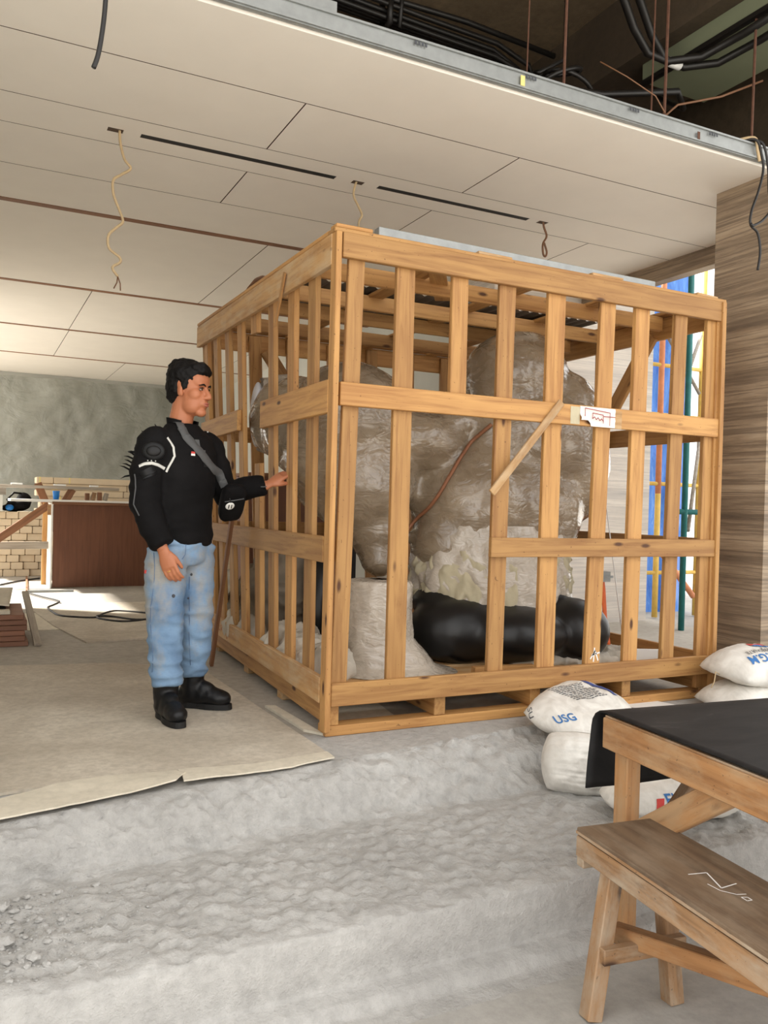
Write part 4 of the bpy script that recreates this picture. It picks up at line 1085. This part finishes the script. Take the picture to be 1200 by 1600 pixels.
def sup(u, v):
    a = (u - .5) * math.pi * 2; b = (v - .5) * math.pi
    f = lambda c, e: math.copysign(abs(c) ** e, c)
    x = f(math.cos(b), .5) * f(math.cos(a), .5); y = f(math.sin(b), .6); z = f(math.cos(b), .6) * f(math.sin(a), .6)
    return cen + bx * (.062 * x) + by * (.112 * y) + bn * (.034 * z) + bn * .004 * noise.noise(V((u * 8, v * 8, 2)))
MB().grid(sup, 40, 26).build('pouch', 'jacket', bag, True)
MB().tube([cen + by * .035 - bx * .05 + bn * .033, cen + by * .045 + bn * .036, cen + by * .05 + bx * .045 + bn * .032], .003, 6).build('zip', 'strap_grey', bag, True)
pq = cen + bn * .04 - bx * .022 + by * .012
rotp = bn.to_track_quat('Z', 'Y').to_matrix()
m = MB(); m.ell(pq, (.023, .023, .004), rotp, 20, 6); pend = m.build('round_charm', 'white', bag, True)
for k in (-1, 1):
    c = pq + bn * .0045 + bx * (.007 * k)
    MB().add([c - bx * .0025 - by * .012, c + bx * .0025 - by * .012, c + bx * .0025 + by * .012, c - bx * .0025 + by * .012], [(0, 1, 2, 3)]).build('charm_bar', 'black', pend)
MB().tube([pq + by * .022, cen + bn * .036 + by * .06 - bx * .03], .0025, 6).build('cord', 'cord_black', bag, True)

# ================================================================== BENCH (right foreground)
zf = -.38
bd = V((-.116, -.993, 0)).normalized(); bw = V((.993, -.116, 0)).normalized()
bo = V((.195, -1.49, .1))
bench = thing('wooden_bench', 'low timber bench with worn plywood seat in the right foreground', 'bench', bo + bd * .6 + V((0, 0, zf - .1)))
def BP(l, w, z): return bo + bd * l + bw * w + V((0, 0, z))
LB = 1.3
board('seat', BP(0, .138, -.011), BP(LB, .138, -.011), .278, .022, bw, 'ply_top', bench, .003)
board('seat_ply_edge', BP(.0, -.001, -.014), BP(LB, -.001, -.014), .008, .004, (0, 0, 1), 'timber', bench, 0)
board('side_rail', BP(.0, .018, -.055), BP(LB, .018, -.055), .062, .04, (0, 0, 1), 'timber', bench)
board('side_rail', BP(.0, .258, -.055), BP(LB, .258, -.055), .062, .04, (0, 0, 1), 'timber', bench)
board('end_block', BP(.02, .0, -.085), BP(.02, .275, -.085), .055, .035, (0, 0, 1), 'timber', bench)
for l in (.14, LB - .14):
    board('leg', BP(l - .03, .06, -.03), V((0, 0, 0)) + BP(l + .015, -.04, zf - .1), .048, .05, bw, 'timber', bench)
    board('leg', BP(l - .03, .22, -.03), BP(l + .015, .24, zf - .1), .048, .05, bw, 'timber', bench)
    board('cross_stretcher', BP(l + .03, -.02, -.30), BP(l + .03, .26, -.30), .045, .03, (0, 0, 1), 'timber', bench)
board('diagonal_brace', BP(.06, .10, -.30), BP(.95, .20, -.09), .05, .045, (0, 0, 1), 'timber_orange', bench)
# chalk scribble on the seat
def chalk(pts, w=.006):
    m = MB(); P = [BP(l, a, .0012) for l, a in pts]
    for a, b in zip(P[:-1], P[1:]):
        d = (b - a).normalized(); n = V((-d.y, d.x, 0)) * w / 2; m.add([a - n, b - n, b + n, a + n], [(0, 1, 2, 3)])
    m.build('chalk_scribble', 'chalk', bench)
chalk([(.37, .10), (.375, .155), (.46, .128), (.45, .185)], .004)
chalk([(.43, .11), (.47, .115), (.50, .14), (.505, .165)], .003)
chalk([(.515, .14), (.52, .155), (.535, .155), (.535, .14), (.515, .14)], .003)

# ================================================================== TABLE with black sheet
tz = .371; to = V((.456, -1.318, tz)); td = V((-.09, -.996, 0)).normalized(); tw = V((.996, -.09, 0)).normalized()
table = thing('work_table', 'rough timber work table under the black rubber sheet', 'table', to + td * .6 + tw * .5 + V((0, 0, zf - tz)))
def TP(l, w, z): return to + td * l + tw * w + V((0, 0, z))
board('apron', TP(0, .0, -.054), TP(1.35, .0, -.054), .1, .04, (0, 0, 1), 'timber_orange', table)
board('apron', TP(0, 1.12, -.054), TP(1.35, 1.12, -.054), .1, .04, (0, 0, 1), 'timber_orange', table)
board('apron', TP(.02, .02, -.05), TP(.02, 1.12, -.05), .09, .035, (0, 0, 1), 'timber', table)
board('table_top', TP(.0, .56, -.004 + .002), TP(1.35, .56, -.002), 1.14, .008, tw, 'timber', table, 0)
for l, w in ((.045, .05), (.045, 1.06), (1.29, .05), (1.29, 1.06)):
    board('leg', TP(l, w, -.09), TP(l, w, zf - tz), .066, .055, td, 'timber_orange', table)
board('brace', TP(.06, .10, -.50), TP(.05, .48, -.07), .075, .045, (0, 0, 1), 'timber', table)
board('brace', TP(.07, .03, -.40), TP(.52, .03, -.08), .085, .03, (0, 0, 1), 'timber_orange', table)
# sheet: flat over the top, curling down over the far edge
def shf(u, v):
    l = -.295 + v * 1.625; w = -.012 + 1.2 * u
    r = .05; s0 = .0
    if l < -.0:
        a = min(-l / r, math.pi / 2); back = r * math.sin(a); dn = r * (1 - math.cos(a)) + max(0, -l - r * math.pi / 2)
        q = TP(-back - .012, w - .03 * (dn / .35) * (1 - u), .008 - dn)
        q += td * (.012 * noise.noise(V((w * 3, dn * 4, 0))) * min(1, dn * 6))
        return q
    return TP(l, w, .008 + .003 * noise.noise(V((l * 3, w * 3, 4))) ** 2)
o = MB().grid(shf, 40, 70).build('rubber_sheet', 'rubber', smooth=True)
so = o.modifiers.new('t', 'SOLIDIFY'); so.thickness = .005; so.offset = 1
tag(o, 'black rubber sheet draped over the work table', 'sheet')
MB().box((TP(-.065, .05, -.19) - V((.004, .002, .008))), (TP(-.065, .05, -.19) + V((.004, .002, .008)))).build('white_sticker', 'white', o)

# ================================================================== SACKS
def sack(name, c, a, b, size, label, seed, bend=0.0, pleat=0.0, group='cement sacks'):
    a = V(a).normalized(); b = V(b); b = (b - a * b.dot(a)).normalized(); n = a.cross(b); c = V(c)
    if n.z < 0: n = -n
    L, Wd, T_ = size
    def surf(sgn):
        def f(u, v):
            x, y = 2 * u - 1, 2 * v - 1
            th = max(0, 1 - abs(x) ** 3) ** .6 * max(0, 1 - abs(y) ** 3) ** .55
            k = V((x * 1.5 + seed, y * 1.5, sgn * 2))
            th2 = th * (1 + .18 * noise.noise(k * 1.2)) + .10 * th * noise.noise(k * 3.2) + .05 * th * (1 - 2 * abs(noise.noise(k * 7)))
            pin = 1 - .17 * x * x
            p = c + a * (x * L / 2 * (1 - .14 * y * y)) + b * (y * Wd / 2 * pin) + n * (sgn * T_ / 2 * th2) - V((0, 0, 1)) * bend * (x * x + y * y) * .5
            if pleat: p += n * sgn * pleat * math.sin(x * 42) * (1 - abs(y)) * (abs(x) > .2)
            return p
        return f
    m = MB(); m.grid(surf(1), 36, 28); m.grid(surf(-1), 36, 28)
    o = m.build(name, 'sack', smooth=True)
    bm = bmesh.new(); bm.from_mesh(o.data); bmesh.ops.remove_doubles(bm, verts=bm.verts, dist=1e-4); bmesh.ops.recalc_face_normals(bm, faces=bm.faces); bm.to_mesh(o.data); bm.free()
    o.data.polygons.foreach_set('use_smooth', [True] * len(o.data.polygons))
    tag(o, label, 'sack', group)
    B = bvh_of(o)
    def place(pc, ux, uy, cast):
        ux = V(ux).normalized(); uy = V(uy).normalized(); cd = V(cast).normalized(); pc = V(pc)
        def g(u, v):
            q, nn = snap(B, pc + ux * u + uy * v - cd * .4, cd, .003); return q
        return g
    return o, place
sa, pl = sack('cement_sack', (1.235, -.245, .075), (.57, .30, .06), (.35, -.75, -.22), (.66, .40, .15), 'white printed sack slumped against the front rail of the crate', 1.0)
dn = V((.1, .5, -1))
ux = V((.80, .10, .0)); uy = V((-.3, .75, .22))
m = MB(); g = pl((1.25, -.22, .14), ux, uy, dn)
for k in range(11):
    x = -.11
    while x < .10:
        w_ = random.uniform(.008, .03); z_ = .085 - k * .0155
        m.grid(lambda u, v: g(x + w_ * u, z_ + .006 * v), 2, 1); x += w_ + .006
m.build('small_print', 'dark_ink', sa)
m = MB(); g = pl((1.415, -.17, .14), ux, uy, dn); m.grid(lambda u, v: g(-.02 + .04 * u, -.09 + .19 * v), 4, 10); m.build('navy_panel', 'navy_ink', sa)
m = MB(); g = pl((1.49, -.12, .14), ux, uy, dn)
for (x0, y0, x1, y1) in ((-.03, -.05, .05, -.046), (-.03, .05, .05, .054), (-.03, -.05, -.026, .05), (.046, -.05, .05, .05), (-.01, -.025, .03, -.022), (-.01, .02, .03, .023)):
    m.grid(lambda u, v: g(x0 + (x1 - x0) * u, y0 + (y1 - y0) * v), 3, 3)
m.build('print_box', 'dark_ink', sa)
text_mesh('USG', .06, 'blue_ink', pl((1.035, -.36, .06), (.9, .05, -.05), (-.1, .6, .75), (.3, .8, -.55)), 'blue_print', sa, bold=.001)
text_mesh('SU', .05, 'dark_ink', pl((.955, -.245, .08), (.15, -.5, -.85), (.9, .1, .1), (.75, .6, -.3)), 'black_print', sa)
sb, pl = sack('cement_sack', (.96, -.60, -.055), (.22, .25, .95), (.9, -.42, 0), (.27, .36, .22), 'bulging white sack standing on the step below the crate', 4.0, .0, .006)
text_mesh('A', .07, 'blue_ink', pl((1.04, -.70, .0), (.9, -.42, 0), (.05, .05, 1), (.42, .9, -.1)), 'blue_print', sb, bold=.001)
sc_, pl = sack('cement_sack', (1.14, -.96, -.10), (1, -.15, 0), (.15, 1, 0), (.62, .34, .15), 'white sack with red and blue print lying under the work table', 7.0)
text_mesh('ELO', .06, 'blue_ink', pl((1.03, -1.06, -.07), (1, -.15, 0), (.05, .4, .9), (.2, .9, -.35)), 'blue_print', sc_, bold=.001)
for x0, mt in ((.92, 'red_print'), (1.29, 'red_print'), (1.31, 'navy_ink')):
    m = MB(); g = pl((x0, -1.08, -.09), (1, -.15, 0), (.05, .4, .9), (.2, .9, -.35)); m.grid(lambda u, v: g(-.012 + .03 * u + .03 * v, -.03 + .07 * v), 4, 4); m.build('colour_mark', mt, sc_)
sd, pl = sack('cement_sack', (2.42, -.27, .078), (1, .05, 0), (0, 1, 0), (.66, .40, .15), 'plain lower sack of the stack beside the travertine column', 11.0, .03)
se, pl = sack('cement_sack', (2.46, -.25, .235), (1, .03, -.03), (0, 1, .1), (.62, .40, .17), 'upper sack printed S.G.M beside the travertine column', 14.0, .05)
cdir = (.35, .75, -.6); uxx = (-.9, -.05, .0); uyy = (-.02, -.55, -.8)
text_mesh('S.G.M', .075, 'blue_ink', pl((2.37, -.33, .26), uxx, uyy, cdir), 'blue_print', se, bold=.0015)
text_mesh('M CARBONATE', .034, 'dark_ink', pl((2.44, -.27, .28), uxx, uyy, cdir), 'black_print', se)
text_mesh('CSC', .05, 'dark_ink', pl((2.50, -.225, .29), uxx, uyy, cdir), 'black_print', se)
for k, mt in enumerate(('blue_ink', 'red_print')):
    m = MB(); g = pl((2.56, -.19 + .035 * k, .29), uxx, (-.0, 1, .2), cdir); m.grid(lambda u, v: g(-.14 + .25 * u, -.012 + .024 * v), 12, 2); m.build('printed_band', mt, se)
# loose strings at the sack mouth
tag(MB().tube([(2.14, -.28, .20), (2.09, -.30, .22), (2.07, -.31, .17), (2.05, -.31, .14)], .003, 6).build('sack_string', 'cord_tan', smooth=True), 'frayed string at the mouth of the upper sack', 'string')
tag(board('wood_offcut', (1.22, -.075, .028), (1.42, -.09, .028), .06, .016, (0, 1, 0), 'grey_wood', None), 'small board offcut between crate skid and slumped sack', 'offcut')
tag(poly_sheet('paper_scrap', [(1.75, -.08), (2.02, -.12), (1.98, .02), (1.72, .05)], .004, .004, 'paper', 'x', 'paper'), 'white paper scrap on the floor behind the slumped sack', 'paper')
# floor debris under the crate front
tag(poly_sheet('card_scrap', [(.12, .2), (.45, .16), (.5, .5), (.2, .6)], .004, .004, 'mat_torn', 'x', 'cardboard'), 'card scrap lying under the pallet near its front corner', 'cardboard')

# ================================================================== BACK LEFT
wb = thing('back_workbench', 'brown plywood fronted workbench with white top board behind the man', 'workbench', (0, 7.1, 0))
board('front_panel', (.06, 6.8, .012), (.06, 6.8, .985), 1.27, .02, (1, 0, 0), 'brown_panel', wb, .002)
board('side_panel', (-.592, 7.1, .005), (-.592, 7.1, .98), .62, .02, (0, 1, 0), 'white', wb, .002)
board('top_board', (-1.035, 7.08, 1.002), (.95, 7.08, 1.002), .7, .028, (0, 1, 0), 'white', wb, .002)
board('top_edge', (-.6, 6.735, .98), (.95, 6.735, .98), .03, .018, (0, 0, 1), 'brown_wood', wb, .002)
board('support_block', (-.64, 6.84, .90), (-.52, 6.84, .90), .12, .05, (0, 0, 1), 'timber_orange', wb)
board('brace', (-1.16, 6.9, .545), (-.62, 6.9, .955), .085, .03, (0, 0, 1), 'brown_wood', wb)
board('rear_leg', (-.62, 7.3, 0), (-.62, 7.3, .98), .07, .05, (1, 0, 0), 'pine', wb)
tr = thing('trestle', 'grey plank trestle with splayed brown legs behind the workbench', 'trestle', (-.8, 7.6, 0))
board('plank', (-1.4, 7.6, 1.165), (.25, 7.6, 1.165), .2, .035, (0, 1, 0), 'grey_wood', tr)
board('leg', (-.70, 7.58, 1.21), (-.46, 7.52, .6), .09, .03, (1, 0, 0), 'brown_wood', tr); board('leg', (-.3, 7.56, 1.15), (-.6, 7.56, .6), .09, .03, (1, 0, 0), 'brown_wood', tr)
board('leg', (-.58, 7.5, .62), (-.58, 7.5, 0), .07, .04, (1, 0, 0), 'brown_wood', tr)
tag(board('grey_plank', (-1.3, 7.0, .475), (-.61, 7.0, .485), .085, .03, (0, 0, 1), 'grey_wood', None), 'grey plank laid level below the sloping brace of the workbench', 'plank')
for k, (x, l) in enumerate(((-1.0, .13), (-.52, .14), (-.1, .1))):
    tag(board('white_offcut', (x, 7.55, 1.195), (x + l, 7.55, 1.195), .08, .02, (0, 1, 0), 'white', None), ['white offcut at the left end of the trestle plank', 'white offcut above the blue cup on the trestle plank', 'white offcut at the right end of the trestle plank'][k], 'offcut')
cu = MB(); cy = []
for (r, z) in ((.0, 1.018), (.030, 1.018), (.034, 1.05), (.040, 1.115), (.043, 1.118), (.037, 1.116), (.028, 1.03), (.0, 1.03)): cy.append((r, z))
cu.grid(lambda u, v: (-.555 + cy[round(v * 7)][0] * math.cos(2 * math.pi * u), 6.80 + cy[round(v * 7)][0] * math.sin(2 * math.pi * u), cy[round(v * 7)][1]), 24, 7)
tag(cu.build('plastic_cup', 'cup', smooth=True), 'blue plastic cup on the white workbench top', 'cup')
for k, (x, h, mt) in enumerate(((-.20, .085, 'brown_wood'), (-.14, .095, 'timber'), (-.06, .10, 'brown_wood'), (.0, .09, 'grey_wood'))):
    o = board('wood_block', (x, 6.95, 1.018), (x + .02 * (k % 2), 6.95, 1.018 + h), .05, .06, (1, 0, 0), mt, None)
    tag(o, ['leftmost brown wood block standing on the white workbench top', 'tan wood block second from left on the workbench', 'brown wood block third from left on the workbench', 'rightmost grey wood block on the workbench'][k], 'block', 'wood blocks on the workbench')
# cartons: long ones behind, small ends at the left
def carton(x0, x1, y0, y1, z0, z1, label, group, tape=None):
    bm = bmesh.new(); bmesh.ops.create_cube(bm, size=1)
    for v in bm.verts: v.co = V((v.co.x * (x1 - x0), v.co.y * (y1 - y0), (v.co.z + .5) * (z1 - z0)))
    bmesh.ops.bevel(bm, geom=list(bm.edges), offset=.006, segments=2, affect='EDGES')
    me = bpy.data.meshes.new('carton'); bm.to_mesh(me); bm.free()
    o = link('carton', me, 'carton', None, Matrix.Translation(((x0 + x1) / 2, (y0 + y1) / 2, z0)))
    tag(o, label, 'carton', group)
    if tape is not None:
        xm = x0 + (x1 - x0) * tape
        MB().box((xm - .008, y0 - .0015, z0 + .003), (xm + .008, y1, z1 + .0015)).build('tape_band', 'tape', o)
    return o
zc = 0.0; h = .0885
for r in range(15):
    off = (-.70 if r == 14 else -.60) + .05 * (r % 3); x = off
    while x < 2.3:
        l = 1.18
        if r == 14 and x == off: l = .22
        carton(x, min(x + l - .006, 2.4), 9.2 + .02 * (r % 2), 9.65, zc + r * h, zc + (r + 1) * h - .003, 'long flat carton in the tall stack behind the workbench' if r < 14 else ['short carton at the left end of the top row of the tall stack', 'long carton second from left in the top row of the tall stack', 'long carton third from left in the top row of the tall stack', 'carton at the right end of the top row of the tall stack'][0 if x - off < .1 else 1 if x - off < 1 else 2 if x - off < 2 else 3], 'long cartons stacked behind the workbench' if r < 14 else 'top row of long cartons', random.choice((.18, .5, .8)))
        x += l
for r in range(9):
    x = -1.5 + .07 * (r % 2)
    while x < -.45:
        w_ = random.choice((.15, .17, .19)); 
        carton(x, x + w_ - .006, 8.4 + random.uniform(0, .05), 8.85, r * .094, r * .094 + .09, 'small carton end in the left stack under the backpack', 'small cartons stacked at the left')
        x += w_
bpk = thing('backpack', 'black backpack lying on the left carton stack', 'backpack', (-.86, 8.6, .846))
mb = MB(); mb.ell((-.86, 8.6, .93), (.15, .14, .085)); mb.ell((-.80, 8.6, .99), (.1, .1, .11)); mb.ell((-.95, 8.55, .89), (.12, .1, .05))
mesh_obj('bag_body', remesh(mb, .015, 3, lambda p: .012 * noise.noise(p * 9)), 'jacket', bpk)
MB().tube([(-.93, 8.47, .87), (-1.0, 8.45, 1.0), (-.92, 8.46, 1.09), (-.83, 8.48, 1.08)], [(.015, .005)] * 4, 8).build('strap', 'leather', bpk, True)
mb = MB(); mb.ell((-.97, 8.45, .895), (.05, .03, .04)); mb.build('blue_pocket', 'cup', bpk, True)
tag(MB().box((-1.6, 8.38, 1.06), (-1.02, 8.8, 1.15)).build('grey_case', 'grey_wood'), 'grey case on the carton stack left of the backpack', 'case')
tag(MB().box((-1.6, 8.3, .846), (-1.06, 8.8, 1.058)).build('grey_chest', 'white_wall'), 'pale chest under the grey case left of the backpack', 'chest')
# brown cabinet and boxes behind the crate
cbn = thing('brown_cabinet', 'brown wooden cabinet standing behind the crate', 'cabinet', (1.35, 4.3, 0))
board('front', (1.35, 4.05, .0), (1.35, 4.05, 1.30), .95, .02, (1, 0, 0), 'brown_panel', cbn); board('top', (.86, 4.3, 1.31), (1.84, 4.3, 1.31), .55, .03, (0, 1, 0), 'brown_wood', cbn)
for sx in (.88, 1.82): board('side', (sx, 4.3, 0), (sx, 4.3, 1.29), .5, .02, (0, 1, 0), 'brown_panel', cbn)
board('middle_rail', (.88, 4.03, .78), (1.82, 4.03, .78), .06, .02, (0, 0, 1), 'pine', cbn)
tag(MB().box((1.25, 3.55, .0), (1.75, 3.9, .62)).box((1.23, 3.53, .62), (1.77, 3.92, .66)).build('dark_chest', 'black'), 'dark low chest between the crate and the brown cabinet', 'chest')

# stacked boards at the left edge
for k in range(6):
    o = board('stacked_board', (-1.75, 3.2 + .02 * (k % 2), .019 + k * .037), (-1.06 - .012 * (k % 3), 3.2, .019 + k * .037), .70, .034, (0, 1, 0), 'tile_board', None, .003)
    tag(o, ['bottom board', 'second board from the floor', 'third board from the floor', 'fourth board from the floor', 'fifth board from the floor', 'topmost red brown board'][k] + ' of the stack at the left edge', 'board', 'red brown boards stacked at the left')
tag(board('pale_strip', (-1.7, 2.92, .236), (-1.18, 2.92, .236), .1, .026, (0, 1, 0), 'mat_torn', None), 'pale board strip lying on the stacked red brown boards', 'board')
tag(board('black_strip', (-1.7, 3.15, .236), (-1.2, 3.15, .236), .1, .02, (0, 1, 0), 'black', None), 'black strip lying on the stacked boards under the cardboard', 'strip')
o = MB().grid(lambda u, v: (-1.8 + .62 * u + .06 * v, 3.02 + .85 * v, .262 + .05 * v + .03 * math.sin(u * 3) * (1 - v)), 14, 14).build('cardboard_sheet', 'mat_torn', smooth=True)
so = o.modifiers.new('t', 'SOLIDIFY'); so.thickness = .005
tag(o, 'bent pale cardboard sheet on top of the stacked boards', 'cardboard')
tag(board('leaning_plank', (-1.0, 2.83, .012), (-1.03, 3.85, .275), .05, .02, (1, 0, 0), 'grey_wood', None), 'grey plank sloping up beside the stacked boards', 'plank')
# loose metal angle, stick and cable on the far floor
tag(MB().box((-.86, 6.38, .002), (-.385, 6.41, .026)).build('metal_angle', 'galv'), 'grey metal strip lying on the bright floor before the workbench', 'strip')
tag(board('thin_stick', (-.86, 6.45, .012), (-.76, 8.2, .012), .025, .02, (1, 0, 0), 'brown_wood', None), 'thin brown stick lying on the bright floor', 'stick')
P = [(-.86, 6.2, .018), (-.75, 5.8, .018), (-.63, 5.38, .018), (-.70, 5.1, .018), (-.77, 4.9, .018), (-.76, 4.6, .018), (-.72, 4.3, .018), (-.6, 4.16, .018), (-.447, 4.1, .018), (-.36, 4.32, .018), (-.22, 4.5, .018), (.0, 4.3, .018), (.06, 4.05, .018), (-.1, 3.85, .018), (-.28, 3.80, .018), (-.42, 4.0, .018), (-.43, 4.14, .025), (-.3, 4.10, .02), (-.15, 3.88, .018), (.1, 3.9, .018)]
hang('floor_cable', P, .009, 'cord_black', 'loose dark cable looped on the dusty floor behind the man', None, 'cable')
hang('floor_cable', [(-1.1, 7.2, .012), (-.9, 7.6, .012), (-.7, 7.9, .012), (-.62, 8.0, .012)], .01, 'cord_black', 'thin cable crossing the bright floor left of the workbench', None, 'cable')

# ================================================================== OUTSIDE right
sf = thing('scaffold', 'teal and yellow tube scaffold outside the right opening', 'scaffold', (4.7, 2.5, 0))
def pole(a, b, m, r=.024): MB().tube([a, b], r, 12).build('tube', m, sf, True)
pole((4.33, 2.1, 0), (4.33, 2.1, 4.4), 'teal', .028); pole((4.79, 2.9, 0), (4.79, 2.9, 1.25), 'yellow', .03); pole((4.79, 2.9, 1.25), (4.79, 2.9, 4.4), 'orange_paint', .03)
pole((5.35, 2.9, 0), (5.35, 2.9, 4.4), 'yellow', .03); pole((4.93, 2.1, 0), (4.93, 2.1, 4.4), 'teal', .028)
for z in (1.07, 1.75, 2.75, 3.4): pole((4.2, 2.1, z), (5.6, 2.1, z), 'teal', .024)
for z in (.45, 1.35, 2.05, 2.55, 3.2): pole((4.6, 2.9, z), (5.6, 2.9, z), 'yellow', .02)
pole((4.33, 2.12, 2.3), (5.3, 2.88, 2.9), 'grey_wood', .018); pole((4.4, 2.12, .9), (5.35, 2.88, 2.0), 'grey_wood', .018); pole((4.79, 2.88, .7), (5.3, 2.88, .2), 'orange_paint', .03); pole((4.79, 2.88, 2.9), (5.3, 2.88, 2.3), 'grey_wood', .018)
def tarpf(u, v):
    x = 4.98 + .62 * u; z = -.012 + 3.8 * v
    return (x + .03 * noise.noise(V((u, v * 5, 3))), 3.3 + .06 * noise.noise(V((x * 4, z * 1.2, 1))) + .03 * noise.noise(V((x * 11, z * 3, 5))), z)
tag(MB().grid(tarpf, 24, 70).build('blue_tarpaulin', 'tarp', smooth=True), 'blue tarpaulin hanging behind the scaffold outside', 'tarpaulin')
